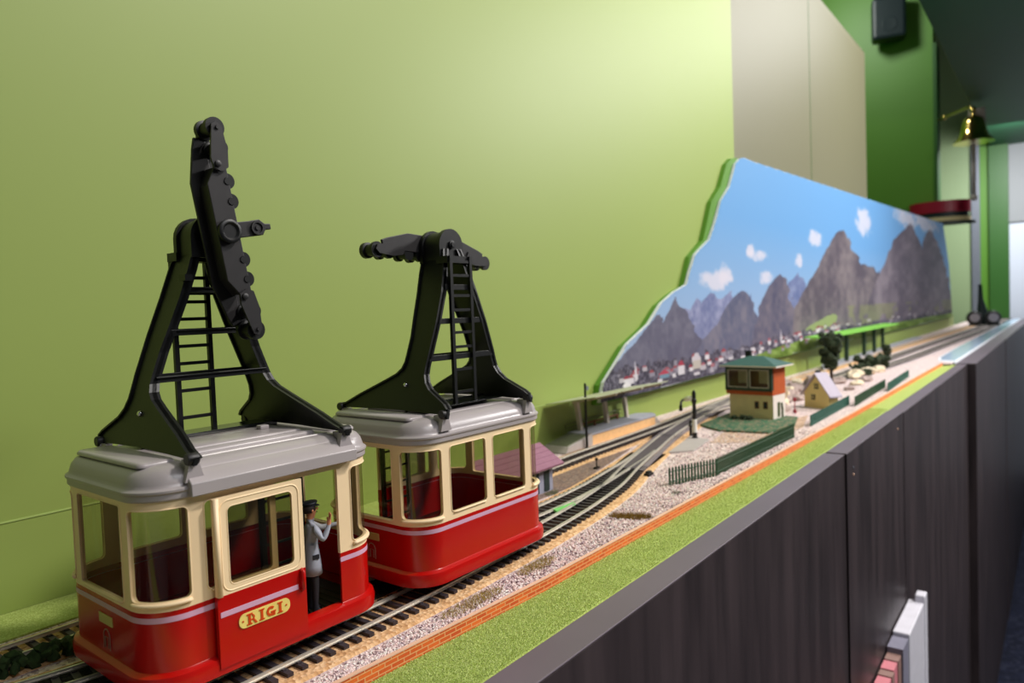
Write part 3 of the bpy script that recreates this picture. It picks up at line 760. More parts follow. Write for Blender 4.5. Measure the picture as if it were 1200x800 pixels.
def track(label, pts, s_range, pitch=.0090, cork='cork', max_single=100, clearance=None, near=None):
    path = smooth_path(pts); x0, y0 = path[len(path) // 2]
    t = thing('model_track', label, 'railway track')
    N = normals(path)
    for sgn in (-1, 1):
        mb = MB()
        ribbon(mb, path, sgn * G - .0011, sgn * G + .0011, -.0026, -.0020)
        ribbon(mb, path, sgn * G - .00035, sgn * G + .00035, -.0020, -.0012)
        ribbon(mb, path, sgn * G - .0006, sgn * G + .0006, -.0012, ZT)
        mb.build('rail', ['rail'], t)
    # sleepers at even arc length
    acc = 0; nxt = 0; k = 0; rest = MB()
    for i in range(1, len(path)):
        seg = (path[i] - path[i - 1]).length
        while nxt <= acc + seg:
            q = path[i - 1].lerp(path[i], (nxt - acc) / seg if seg else 0); n = N[i]; a = math.atan2(-n.x, n.y)
            if s_range[0] <= q.x <= s_range[1]:
                if k < max_single and q.x > .05:
                    o = bpy.data.objects.new('sleeper', SLEEPER); COL.objects.link(o); o.parent = t; o.location = (q.x, q.y, 0); o.rotation_euler = (0, 0, a); k += 1
                else:
                    T = Matrix.Translation((q.x, q.y, 0)) @ Matrix.Rotation(a, 4, 'Z')
                    rest.box(-.0018, .0018, -.0168, .0168, -.0050, -.0030, 0, T)
            nxt += pitch
        acc += seg
    if rest.v:
        o = rest.build('sleeper_run', ['sleeper'], t); o['kind'] = 'stuff'
    if cork:
        mb = MB(); ribbon(mb, path, -.0235, .0235, -.0075, -.0050, slope=.005); mb.build('roadbed', [cork], t)
    return t
PA = [(-.25, .330), (.0, .330), (.20, .3300), (.30, .3300), (.40, .3345), (.46, .3385), (.53, .3460), (.58, .3540), (.634, .3650), (.71, .3870), (.80, .4100), (.95, .4450), (1.22, .4880), (1.45, .5000), (2.0, .4950), (3.0, .4750), (4.5, .4450), (6.4, .4100)]
PB = [(-.25, .440), (.05, .4200), (.16, .4020), (.30, .3860), (.42, .3760), (.52, .3730), (.60, .3780), (.66, .3865), (.74, .4000), (.80, .4120)]
PC = [(-.25, .4650), (.20, .4650), (.60, .4680), (.75, .4740), (.89, .4770), (1.0, .4815), (1.20, .4960), (1.36, .5020), (1.42, .5020)]
PD = [(1.10, .4760), (1.40, .4560), (1.80, .4300), (2.40, .4180), (3.2, .4050), (4.5, .3800), (6.4, .3550)]
PE = [(1.50, .4460), (1.90, .3950), (2.40, .3640), (3.2, .3480), (4.5, .3250), (6.4, .3050)]
track('long curving main track closest to the brick edging, running under both cable cars', PA, (-.3, .722))
track('middle track curving in from the left, joining the main track past the cars', PB, (-.3, .70))
track('back track beside the green wall, passing in front of the station platform', PC, (-.3, 1.45))
track('middle one of three distant tracks running toward the far end of the bench', PD, (1.5, 6.4), pitch=.012, max_single=40, cork='roadgrey')
track('distant track nearest the blue river strip', PE, (1.6, 6.4), pitch=.012, max_single=40, cork='roadgrey')
# dark infill between the rails where the tracks merge
seg = [p for p in smooth_path(PA) if .70 < p.x < 1.40]
mb = MB(); ribbon(mb, seg, -G + .0016, G - .0016, -.0050, -.0016, 0); ribbon(mb, seg, -.0165, -G - .0016, -.0062, -.0030, 1); ribbon(mb, seg, G + .0016, .0165, -.0062, -.0030, 1)
tag(mb.build('track_infill', ['roadp', 'edgestone']), 'dark flat infill strip between the rails where the tracks merge', 'crossing panel')
mb = MB(); mb.prism([(0, -.0030), (.030, -.0036), (.034, .0006), (.004, .0030)], lambda p, z: (.516 + p[0], .3600 + p[1], z), -.0028, -.0010)
tag(mb.build('painted_tongue', ['signalgreen']), 'light green paint patch on the turnout just past the second cable car', 'paint patch')
mb = MB(); mb.box(-.004, .004, -.002, .002, 0, .003); mb.lathe([(.0007, 0), (.0007, .007), (.0018, .0075), (.0018, .010)], (0, 0, .003), n=10)
o = mb.build('turnout_lever', ['black'], bevel=.0003); o.location = (.695, .4230, -.0058); tag(o, 'tiny black point lever standing beside the merging tracks', 'lever')
mb = MB(); mb.box(-.006, .006, -.003, .003, 0, .0036); mb.box(-.004, .004, -.0022, .0022, .0036, .0055)
o = mb.build('turnout_motor', ['black'], bevel=.0004); o.location = (.694, .3570, -.0060); tag(o, 'small black point motor box at the near edge of the merging track', 'point motor')

# ------------------------------------------------------------------ ground of the layout
def sheet(name, poly, z, m, label, cat, kind='stuff', th=.002, bev=0):
    mb = MB(); mb.prism(poly, lambda p, zz: (p[0], p[1], zz), z - th, z); o = mb.build(name, [m]); tag(o, label, cat, None, kind); return o
XE = 6.5
def brick_y(x): return float(np.interp(x, [-.3, .05, .22, .385, .565, 1.0, 1.26, 1.9, 2.3], [.292, .2905, .2865, .2785, .2765, .2700, .2670, .2650, .2620]))
bpts = [(x, brick_y(x)) for x in np.linspace(-.25, 2.25, 60)]
sheet('gravel_bed', [(x, y + .001) for x, y in bpts] + [(2.25, .545), (-.25, .545)], -.0060, 'gravel', 'pinkish grey fine gravel covering the layout between brick edging and tracks', 'gravel')
sheet('far_gravel_bed', [(2.25, .24), (XE, .24), (XE, .545), (2.25, .545)], -.0061, 'gravel', 'pale gravel at the distant end of the layout around the three far tracks', 'gravel')
sheet('soil_strip', [(.40, .402), (.62, .404), (.74, .428), (.82, .446), (.70, .449), (.40, .444)], -.0052, 'soil', 'brown bare soil wedge between the middle and back tracks', 'soil', th=.001)
sheet('painted_shade_bed', [(-.25, .348), (.02, .347), (.33, .352), (.33, .398), (.12, .428), (-.25, .452)], -.0040, 'shadebed', 'near-black sheet painting the shade between tracks under and left of nearest cable car', 'painted shade', th=.001)  # shade under and between the cars, laid in as a dark sheet
sheet('wall_side_turf', [(-.25, .492), (.70, .496), (.70, .5395), (-.25, .5395)], -.0048, 'flock', 'light green flock strip along the foot of the wall', 'grass', th=.004)
sheet('grass_verge', [(-.25, .2360)] + [(2.29, .2330)] + [(x, y - .0005) for x, y in bpts[::-1]], -.0118, 'flock', 'flat light green model grass strip between brick edging and black boards', 'grass')
# loose stones on the near gravel
def path_y(P, x):
    return float(np.interp(x, [p[0] for p in P], [p[1] for p in P]))
def scatter(name, n, xr, yfn, z, size, mats, label, cat, blade=False, dens=1.6, seed=1):
    rd = np.random.RandomState(seed); V = []; Fc = []; Mi = []
    X = xr[0] + (xr[1] - xr[0]) * rd.rand(n) ** dens
    for x in X:
        a, b = yfn(x); y = a + (b - a) * rd.rand(); k = len(V)
        if blade:
            th = rd.rand() * 6.28; w = size * .28; h = size * (.6 + .8 * rd.rand()); lx, ly = rd.randn(2) * size * .35
            V += [(x - w * math.cos(th), y - w * math.sin(th), z), (x + w * math.cos(th), y + w * math.sin(th), z), (x + lx, y + ly, z + h)]
            Fc.append((k, k + 1, k + 2)); Mi.append(rd.randint(len(mats)))
        else:
            s = size * (.5 + .8 * rd.rand()); R3 = Matrix.Rotation(rd.rand() * 6.28, 3, (rd.randn(), rd.randn(), rd.randn() + .01))
            c = Vector((x, y, z + s * .3))
            for d in ((1, 0, 0), (-1, 0, 0), (0, .8, 0), (0, -.8, 0), (0, 0, .7), (0, 0, -.7)): V.append(tuple(c + R3 @ (Vector(d) * s * .62)))
            m = rd.choice(len(mats), p=[.42, .26, .2, .12][:len(mats)])
            for f in ((0, 2, 4), (2, 1, 4), (1, 3, 4), (3, 0, 4), (2, 0, 5), (1, 2, 5), (3, 1, 5), (0, 3, 5)): Fc.append(tuple(k + i for i in f)); Mi.append(m)
    me = bpy.data.meshes.new(name); me.from_pydata(V, [], Fc)
    for m in mats: me.materials.append(M[m])
    me.polygons.foreach_set('material_index', Mi); me.update()
    o = bpy.data.objects.new(name, me); COL.objects.link(o); tag(o, label, cat, None, 'stuff'); return o
scatter('loose_gravel', 17000, (.12, 1.05), lambda x: (brick_y(x) + .0015, max(brick_y(x) + .004, min(path_y(PA, x) - .0300 + (.001 if x < .7 else -.004), .400))), -.0060, .0017, ['stoneA', 'stoneB', 'stoneC', 'stoneD'], 'loose pinkish and dark stone chips beside the near track', 'gravel')
scatter('grass_flock', 130000, (.20, 1.35), lambda x: (.2370, brick_y(x) - .0010), -.0118, .00075, ['gA', 'gB', 'gC'], 'short fuzzy grass fibres on the near green strip', 'grass', blade=True, dens=1.9)
def tuft(x, y, r, n, m, label, ln=.003, sy=.5):
    mb = MB(); rd = random.Random(int(x * 1e4))
    for i in range(n):
        a = rd.random() * 6.28; q = r * math.sqrt(rd.random()); px, py = q * math.cos(a), q * math.sin(a) * sy
        h = ln * (.4 + .8 * rd.random()); dx, dy = rd.gauss(0, .4) * h, rd.gauss(0, .4) * h; w = .00022
        k = len(mb.v); mb.v += [(px - w, py, 0), (px + w, py, 0), (px + dx, py + dy, h)]; mb.face((k, k + 1, k + 2))
    o = mb.build('scrub_tuft', m if isinstance(m, list) else [m], fix=False); o.location = (x, y, -.0062); tag(o, label, 'scrub', None, 'stuff'); return o
tuft(.405, .2985, .022, 700, 'tuft', 'dry yellow scrub patch on the gravel beside the second cable car', .0045, sy=.28)
tuft(.330, .2950, .030, 800, 'tuft', 'dry yellow scrub patch on the gravel closest to the camera', .0045, sy=.20)
o = tuft(.545, .2990, .019, 900, 'tuft', 'line of yellow-brown scrub across the gravel in front of the green fence', .0055, sy=.30); o.rotation_euler = (0, 0, -1.15)
tuft(.640, .300, .007, 160, 'tuft_g', 'small grey-green scrub spot on the gravel near the fence start')
tuft(.578, .405, .010, 200, 'tuft_g', 'green scrub at the foot of the mauve roofed hut', .0045)
# dense dark hedge between the back track and the middle track, far left
mb = MB(); rd = random.Random(3)
for i in range(420): mb.blob((-.12 + rd.random() * .36, .4440 + rd.gauss(0, .0022), -.0035 + rd.random() * .0050), .0022 + rd.random() * .0020, 0, .5, i)
tag(mb.build('hedge', ['hedge']), 'dark green bushy hedge strip between two tracks left of the nearest cable car', 'hedge', None, 'stuff')

# brick edging
N_ = len(bpts); mb = MB()
for i in range(N_ - 1):
    (x0, y0), (x1, y1) = bpts[i], bpts[i + 1]
    mb.add([(x0, y0 - .0012, -.0122), (x1, y1 - .0012, -.0122), (x1, y1 - .0012, -.0038), (x0, y0 - .0012, -.0038), (x0, y0 + .0012, -.0038), (x1, y1 + .0012, -.0038), (x1, y1 + .0012, -.0122), (x0, y0 + .0012, -.0122)],
           [(0, 1, 2, 3), (3, 2, 5, 4), (4, 5, 6, 7), (7, 6, 1, 0)])
bw = thing('brick_edging', 'long low orange brick retaining wall along the green grass strip', 'brick wall')
mb.build('brickwork', ['brick'], bw)
mb = MB(); ribbon(mb, [Vector(p) for p in bpts], -.0015, .0013, -.0038, -.0032); mb.build('coping', ['cap'], bw)

# ------------------------------------------------------------------ bench, fascia boards
structure('trim_1', (lambda b: (b.box(-.25, XE, .236, .5395, -.060, -.0122), b)[1])(MB()), ['darkwood'])
bpy.data.objects['trim_1']['label'] = 'display bench top under the railway layout'
def fascia(x0, x1, yin, yout, ztop, label):
    t = thing('fascia_board', label, 'fascia board', ((x0 + x1) / 2, (yin + yout) / 2, -1.2), 0, 'black boards facing the bench')
    c = Vector(((x0 + x1) / 2, (yin + yout) / 2, -1.2))
    mb = MB(); mb.box(x0 - c.x, x1 - c.x, yout - c.y, yin - c.y, 0, ztop + 1.2 - .0012); mb.build('panel', ['board'], t)
    mb = MB(); mb.box(x0 - c.x, x1 - c.x, yout - c.y + .0003, yin - c.y, ztop + 1.2 - .0012, ztop + 1.2); mb.build('top_edge', ['board_top'], t, bevel=.0010)
    return t
fascia(-.30, .925, .2350, .2112, -.0110, 'nearest black stained board facing the bench, from the camera to the stepped joint')
board2 = fascia(.9265, 1.3120, .2330, .2090, -.0100, 'second black board from the camera, with two small pale screws')
fascia(1.3150, 2.30, .2325, .2085, -.0110, 'third black board from the camera, ending before the narrow dark gap')
fascia(2.325, 3.6, .2640, .1900, -.0110, 'fourth black board from the camera, set slightly forward of the others')
fascia(3.602, 6.5, .2640, .1880, -.0110, 'last and most distant black board, running to the end wall')
for (x, z, m_) in ((.958, -.0330, 'metalgrey'), (.958, -.0420, 'cap'), (1.262, -.031, 'cap')):
    mb = MB(); mb.lathe([(.0016, 0), (.0016, .0007), (.0004, .0007)], (0, 0, 0), (0, -1, 0), 12); o = mb.build('screw_head', [m_], board2); o.location = (x - board2.location.x, .2088 - board2.location.y, z + 1.2)

# ------------------------------------------------------------------ room
def slab(name, x0, x1, y0, y1, z0, z1, m):
    mb = MB(); mb.box(x0, x1, y0, y1, z0, z1); return structure(name, mb, [m])
slab('wall_left', -1.6, 1.475, .54, .60, -1.2, 1.45, 'wall')
slab('wall_left_rear', 1.475, 2.78, .545, .60, -1.2, 1.04, 'wall_far')
slab('baseboard_left', 1.475, 5.2, .5402, .545, -1.2, .0575, 'wall')
slab('trim_2', 2.073, 2.076, .5443, .5451, -.01, 1.04, 'green_dk')
slab('trim_3', -1.6, 1.475, .5394, .5401, .0535, .0546, 'seam')
slab('floor', -1.8, 8.0, -3.2, 2.6, -1.24, -1.2, 'floor')
slab('ceiling', -1.8, 8.0, -3.2, 2.6, 2.35, 2.40, 'ceiling')
slab('wall_end', 5.2, 5.3, .632, 2.6, -1.2, 2.35, 'green')
slab('wall_recess', 2.78, 5.2, 1.55, 1.65, -1.2, 2.35, 'green')
slab('trim_4', 5.18, 5.32, .612, .632, -1.2, 1.75, 'green_dk')
slab('wall_rear', 6.6, 6.7, .555, 2.6, -1.2, 2.35, 'green_pale')
slab('trim_5', 6.56, 6.70, .500, .555, -1.2, 2.35, 'metalgrey')
slab('trim_6', 6.60, 6.70, .440, .500, -1.2, 2.35, 'green')
slab('trim_7', 6.54, 6.70, .318, .440, -1.2, 2.35, 'green_dk')
slab('wall_rear_right', 6.62, 6.72, -3.2, .318, -1.2, .72, 'white_wall')
slab('wall_rear_upper', 6.60, 6.70, -3.2, .318, .72, 2.35, 'grey_wall')
slab('wall_back', -1.9, -1.8, -3.2, 2.6, -1.2, 2.35, 'grey_wall')
slab('wall_right', -1.8, 8.0, -3.3, -3.2, -1.2, 2.35, 'grey_wall')
slab('ceiling_bulkhead', 3.05, 6.6, -1.6, .425, 1.30, 1.62, 'slab')

# ------------------------------------------------------------------ printed mountain backdrop
S_ = .525 / .51
def mt(p): return (p[0] * S_, (p[1] - .1767) * S_ + .1767)
MU = {
'outline': [(0.852, 0.047), (0.865, 0.074), (0.901, 0.099), (0.936, 0.124), (1.006, 0.151), (1.053, 0.183), (1.102, 0.201), (1.153, 0.214), (1.165, 0.233), (1.193, 0.267), (1.26, 0.298), (1.286, 0.328), (1.319, 0.373), (1.365, 0.406), (1.4, 0.454), (1.425, 0.468), (1.45, 0.473), (1.515, 0.473), (4.494, 0.57), (4.729, 0.356), (4.86, 0.058), (3.08, 0.056), (1.982, 0.057), (1.318, 0.050), (1.029, 0.048)],
'blue': [(1.047, 0.094), (1.098, 0.14), (1.133, 0.172), (1.160, .168), (1.188, 0.189), (1.206, 0.18), (1.254, 0.199), (1.280, .186), (1.306, 0.188), (1.351, 0.201), (1.42, 0.187), (1.47, 0.196), (1.515, 0.096), (1.363, 0.054)],
'p1': [(0.822, 0.041), (0.847, 0.074), (0.901, 0.099), (0.96, 0.125), (1.006, 0.150), (1.03, .162), (1.055, 0.152), (1.101, 0.191), (1.143, 0.163), (1.202, 0.125), (1.247, 0.095), (1.298, 0.06), (1.317, 0.025)],
'p2': [(1.17, 0.085), (1.221, 0.12), (1.274, 0.136), (1.327, 0.172), (1.382, 0.196), (1.421, 0.206), (1.46, 0.199), (1.489, 0.169), (1.518, 0.132), (1.567, 0.037)],
'p3': [(1.435, 0.057), (1.491, 0.124), (1.532, 0.183), (1.579, 0.212), (1.627, 0.232), (1.664, 0.242), (1.708, 0.229), (1.738, 0.189), (1.817, 0.132), (1.883, 0.022)],
'bp2': [(1.685, 0.185), (1.727, 0.225), (1.768, 0.234), (1.811, 0.251), (1.846, 0.231), (1.88, 0.184), (1.831, 0.121)],
'p4': [(1.72, 0.034), (1.777, 0.164), (1.875, 0.216), (1.956, 0.254), (2.089, 0.323), (2.185, 0.369), (2.246, 0.383), (2.318, 0.37), (2.392, 0.325), (2.507, 0.294), (2.662, 0.288), (2.774, 0.267), (2.784, 0.026)],
'p5': [(2.462, 0.03), (2.6, 0.179), (2.774, 0.261), (2.9, 0.316), (3.074, 0.404), (3.263, 0.449), (3.45, 0.495), (3.603, 0.454), (3.742, 0.393), (3.852, 0.47), (4.019, 0.509), (4.253, 0.464), (4.477, 0.395), (4.719, 0.26), (4.939, 0.06), (4.932, -0.015)],
'mead': [(1.829, 0.1), (1.906, 0.118), (2.121, 0.139), (2.187, 0.133), (2.118, 0.099), (1.865, 0.088)],
'field': [(1.319, 0.052), (1.461, 0.067), (1.659, 0.078), (1.904, 0.086), (2.264, 0.085), (3.27, 0.083), (4.859, 0.082), (4.938, 0.05), (3.08, 0.05), (1.982, 0.05)],
'clouds': [(1.288, 0.223, 0.071, 0.017), (1.33, .232, .03, .022), (1.512, 0.277, 0.055, 0.013), (1.475, .284, .03, .014), (1.569, 0.234, 0.051, 0.017), (1.962, 0.341, 0.057, 0.022), (2.543, 0.428, 0.101, 0.042), (1.813, 0.276, 0.029, 0.017), (3.347, 0.504, 0.288, 0.035), (3.883, 0.524, 0.377, 0.04)],
'houses': [(0.96, 0.087), (0.932, 0.062), (1.015, 0.063), (1.067, 0.065), (1.127, 0.068), (1.181, 0.087), (1.366, 0.087), (1.453, 0.092), (1.57, 0.087), (1.66, 0.092), (1.724, 0.093), (1.865, 0.083)]}
def inpoly(X, Z, poly):
    r = np.zeros(X.shape, bool); n = len(poly)
    for i in range(n):
        x0, z0 = poly[i]; x1, z1 = poly[(i + 1) % n]
        if z0 == z1: continue
        c = ((z0 > Z) != (z1 > Z)) & (X < (x1 - x0) * (Z - z0) / (z1 - z0) + x0); r ^= c
    return r
def vnoise(X, Z, f, seed):
    rd = np.random.RandomState(seed); T = rd.rand(256, 256)
    u, v = X * f, Z * f; i, j = np.floor(u).astype(int), np.floor(v).astype(int); a, b = u - i, v - j; a, b = a * a * (3 - 2 * a), b * b * (3 - 2 * b)
    g = lambda p, q: T[p % 256, q % 256]
    return (g(i, j) * (1 - a) + g(i + 1, j) * a) * (1 - b) + (g(i, j + 1) * (1 - a) + g(i + 1, j + 1) * a) * b
def fbm(X, Z, f, seed): return sum(vnoise(X, Z, f * 2 ** k, seed + k) / 2 ** (k + 1) for k in range(4))
def backdrop():
    xs = np.concatenate([np.linspace(.83, 2.2, 420), np.linspace(2.2, 5.0, 300)[1:]]); zs = np.linspace(.03, .60, 260)
    Xc, Zc = np.meshgrid((xs[1:] + xs[:-1]) / 2, (zs[1:] + zs[:-1]) / 2, indexing='ij')
    out = [mt(p) for p in MU['outline']]
    # coordinates of the artwork
    X = Xc / S_; Z = (Zc - .1767) / S_ + .1767
    wob = (fbm(X * 1.0, Z * 2.2, 22, 5) - .47); Xw = X + wob * .035 * X; Zw = Z + wob * .02
    C = np.zeros(X.shape + (3,))
    t = np.clip((Z - .1) / .25, 0, 1)[..., None]
    C[:] = np.array([170, 190, 222]) * (1 - t) + np.array([112, 170, 226]) * t
    for (cx, cz, rx, rz) in MU['clouds']:
        d = ((X - cx) / rx) ** 2 + ((Z - cz) / rz) ** 2 + (fbm(X, Z * 2, 30, 9) - .47) * 2.4
        a = np.clip(1.35 - d, 0, 1)[..., None] * .85; C = C * (1 - a) + np.array([226, 222, 236]) * a
    U = 1.7 / X + 3; V = (Z - .18) / X * 1.7 + 3
    def layer(key, c0, c1, f, seed, haze=0.3):
        nonlocal C
        m = inpoly(Xw, Zw, MU[key]); n = (fbm(U, V * .55, 26, seed) * .6 + fbm(U, V, 75, seed + 7) * .4)[..., None]; n = np.clip((n - .32) * 3.2, 0, 1)
        c = np.array(c0) * (1 - n) + np.array(c1) * n
        h = np.clip((.18 - Z) / .14, 0, 1)[..., None] * haze; c = c * (1 - h) + np.array([112, 108, 128]) * h
        C[m] = c[m]
    layer('blue', (104, 114, 158), (160, 164, 198), 26, 11)
    layer('bp2', (96, 110, 158), (140, 152, 190), 30, 12)
    layer('p1', (92, 90, 112), (118, 116, 134), 30, 13, .25)
    layer('p2', (90, 94, 122), (128, 124, 140), 24, 14)
    layer('p3', (80, 80, 106), (122, 114, 128), 22, 15)
    layer('p4', (92, 84, 96), (134, 124, 128), 20, 16, .1)
    layer('p5', (96, 88, 102), (142, 132, 142), 13, 17, .1)
    m = inpoly(Xw, Zw, MU['mead']); C[m] = [150, 164, 112]
    n = fbm(U, V, 40, 21); m = (Z < .16) & (X > 2.2) & (n > .50); C[m] = C[m] * .5 + np.array([140, 146, 96]) * .5
    # band of dark woods, then fields
    zb = np.interp(X, [.85, 1.3, 1.9, 2.6, 4.9], [.092, .088, .104, .100, .098]) + (fbm(X, Z, 40, 31) - .47) * .03
    m = Z < zb; C[m] = (np.array([74, 70, 86]) + (fbm(U, V, 160, 33)[..., None] - .42) * 170)[m]
    m = inpoly(X, Z, MU['field']); C[m] = (np.array([112, 140, 58]) + (fbm(U, V * 2, 50, 35)[..., None] - .47) * 110)[m]
        # village: white walls under red and grey roofs, one church spire
    rd = random.Random(5)
    def house(x, z, w, h, roof, wall=(222, 218, 224)):
        nonlocal C
        C[(abs(X - x) < w) & (Z > z) & (Z < z + h)] = wall
        C[(abs(X - x) < w * 1.15 - (Z - z - h) * w / h) & (Z >= z + h) & (Z < z + h * 1.7)] = roof
    for i in range(110):
        x = .90 + 1.3 * rd.random() ** 1.1; z = .054 + .026 * rd.random() + max(0, (x - 1.3) * .03)
        house(x, z, .006 + .006 * rd.random() * x, .005 + .004 * rd.random(), rd.choice([(150, 60, 76), (170, 92, 104), (120, 112, 128), (90, 84, 98), (160, 76, 84)]), rd.choice([(222, 218, 224), (150, 146, 160), (190, 184, 192)]))
    house(1.185, .066, .017, .016, (206, 200, 208), (196, 188, 178)); house(1.120, .063, .013, .013, (170, 60, 80)); house(.93, .056, .010, .007, (232, 228, 232)); house(1.055, .062, .018, .007, (186, 70, 90), (120, 150, 170))
    for (x, z, h) in ((.958, .066, .034), (1.66, .085, .034)):
        C[(abs(X - x) < .0035) & (Z > z) & (Z < z + h * .55)] = (220, 216, 222); C[(abs(X - x) < .0035 * (1 - (Z - z - h * .55) / (h * .45))) & (Z >= z + h * .55) & (Z < z + h)] = (196, 192, 206)
    for i in range(26):
        x = 1.9 + 2.8 * rd.random(); z = .086 + .02 * rd.random(); house(x, z, .010 + .012 * rd.random(), .005, (110, 84, 92), (200, 196, 200))
    inside = inpoly(Xc, Zc, out)
    # board body and printed face
    t = thing('mountain_backdrop', 'large cut-out backdrop board printed with mountains, village and blue sky, standing against the wall', 'backdrop', (2.9, .53, 0))
    ox, oy = 2.9, .53
    I, J = np.where(inside); nz = len(zs)
    used = {}; V = []; Fc = []
    for i, j in zip(I, J):
        f = []
        for (a, b) in ((i, j), (i + 1, j), (i + 1, j + 1), (i, j + 1)):
            k = a * nz + b
            if k not in used: used[k] = len(V); V.append((xs[a] - ox, .5246 - oy, zs[b]))
            f.append(used[k])
        Fc.append(f)
    me = bpy.data.meshes.new('printed_scene'); me.from_pydata(V, [], Fc)
    ca = me.color_attributes.new('print', 'FLOAT_COLOR', 'CORNER')
    c = np.clip(C[I, J] * .90 / 255.0, 0, 1); c = np.where(c <= .04045, c / 12.92, ((c + .055) / 1.055) ** 2.4)
    arr = np.ones((len(Fc), 4, 4), np.float32); arr[:, :, :3] = c[:, None, :]
    ca.data.foreach_set('color', arr.ravel())
    m, nt, b = new_mat('printed_paper'); setin(b, 'Roughness', .6); setin(b, 'Specular IOR Level', .25)
    at_ = nt.nodes.new('ShaderNodeVertexColor'); at_.layer_name = 'print'; nt.links.new(at_.outputs[0], b.inputs['Base Color'])
    me.materials.append(m); o = bpy.data.objects.new('printed_scene', me); COL.objects.link(o); o.parent = t
    mb = MB(); mb.prism(out, lambda p, y: (p[0] - ox, y - oy, p[1]), .5249, .5300); mb.build('panel', ['riveredge'], t)
    mb = MB(); op = [(x - (.0 if x > 1.6 or z < .07 else .004 + .030 * min(1, max(0, (z - .24) / .12))), z) for x, z in out]
    mb.prism(op, lambda p, y: (p[0] - ox, y - oy, p[1] - .004), .5310, .5398); mb.build('green_backing', ['green'], t)
backdrop()

# ------------------------------------------------------------------ model buildings
def hut():
    t = thing('trackside_hut', 'tiny grey-blue hut with mauve felt roof and dark doors between tracks, beside second cable car', 'hut', (.545, .4260, -.0055))
    mb = MB(); mb.box(-.052, .047, -.0130, .0120, 0, .0290); mb.prism([(-.0130, .0290), (.0120, .0290), (.0090, .0400)], lambda p, x: (x, p[0], p[1]), -.052, .047); mb.build('wall', ['hutwall'], t, bevel=.0003)
    for x in (-.030, .0180, .0360):
        m = MB(); m.box(x - .0045, x + .0045, -.0136, -.0128, .0015, .0225); o = m.build('door', ['hutdoor'], t)
    m = MB(); m.box(-.052, .047, -.0140, -.0130, .0225, .0250); m.build('lintel', ['white'], t)
    m = MB()
    th = .0016
    m.prism([(-.0210, .0255), (.0085, .0435), (.0085, .0455), (-.0218, .0275)], lambda p, x: (x, p[0], p[1]), -.058, .056)
    m.prism([(.0085, .0435), (.0190, .0320), (.0195, .0340), (.0085, .0455)], lambda p, x: (x, p[0], p[1]), -.058, .056)
    for k in range(5): f = k / 5; m.box(-.058, .056, -.0210 + .0295 * f - .0004, -.0210 + .0295 * f + .0003, .0272 + .018 * f, .0280 + .018 * f)
    m.build('roof', ['hutroof'], t)
hut()
def station():
    t = thing('station_platform', 'grey station platform with orange front and ribbed ramp, against the wall by the back track', 'platform', (.81, .502, -.006))
    m = MB(); m.box(0, .195, .001, .0350, 0, .0135, 0); m.build('platform_front', ['platside'], t)
    m = MB(); m.prism([(0, 0), (.196, 0), (.212, .014), (.196, .0350), (0, .0360)], lambda p, z: (p[0], p[1], z), .0135, .0165); m.build('deck', ['platgrey'], t, bevel=.0004)
    m = MB(); m.box(-.0025, .0060, -.0005, .004, 0, .0165); m.prism([(.195, 0), (.215, 0), (.195, .0135)], lambda p, y: (p[0], y, p[1]), .001, .034); m.build('end_wall', ['concrete'], t)
    m = MB(); m.prism([(-.062, .001), (-.0025, .001), (-.0025, .0150), (-.055, .0080)], lambda p, y: (p[0], y, p[1]), -.002, .035)
    m.build('ramp', ['concrete'], t, bevel=.0004)
    m = MB()
    for k in range(9): x = -.052 + k * .0055; z = .0084 + (x + .055) / .0525 * .0070; m.box(x, x + .0030, .001, .033, z - .001, z + .0010)
    m.build('ramp_ribs', ['ramp'], t)
    # shelter standing on the platform
    s = thing('platform_shelter', 'grey open shelter with three cranked columns and thin sloping canopy on the station platform', 'shelter', (.82, .530, .0105))
    for x in (.010, .083, .142):
        m = MB(); m.prism([(-.0032, 0), (.0032, 0), (-.0050, .0420), (-.0120, .0420)], lambda p, y: (x + p[0], y, p[1]), -.0035, .0020)
        m.prism([(.004, .0380), (.004, .0430), (-.064, .0550), (-.064, .0520)], lambda p, xx: (xx, p[0], p[1]), x - .0125, x - .0060)
        m.build('column', ['greybeam'], s, bevel=.0004)
    m = MB()
    for a, b in ((-.062, .003), (.006, .074), (.077, .145)):
        m.prism([(.006, .0440), (.006, .0450), (-.070, .0575), (-.070, .0565)], lambda p, xx: (xx, p[0], p[1]), a, b)
    m.build('canopy', ['canopy'], s)
    b_ = thing('bench', 'low brown bench with green rail behind the shelter columns on the platform', 'bench', (.875, .5335, .0105))
    m = MB(); m.box(-.045, .070, -.0015, .0020, .0060, .0072); m.build('seat', ['wood'], b_)
    m = MB(); m.tube([(-.070, .003, .0005), (-.072, .003, .011), (.085, .003, .0125), (.087, .003, .002)], .0007, 6); m.tube([(-.070, .003, .0060), (.086, .003, .0068)], .0006, 6); m.build('rail', ['pipe'], b_)
    for x in (-.040, 0, .040, .066):
        m = MB(); m.box(x - .001, x + .001, -.001, .001, 0, .0062); m.build('leg', ['wood'], b_)
    p = thing('signal_mast', 'thin black mast with small disc near its top, before the station platform', 'mast', (.7930, .4965, -.006))
    m = MB(); m.lathe([(.0035, 0), (.0035, .001), (.0018, .0022), (.0016, .086), (.0006, .087)], n=10); m.build('pole', ['black'], p)
    m = MB(); m.lathe([(.0030, -.0006), (.0030, .0006)], (.0028, -.0014, .0800), (0, 1, 0), 14); m.build('disc', ['metalgrey'], p)
station()
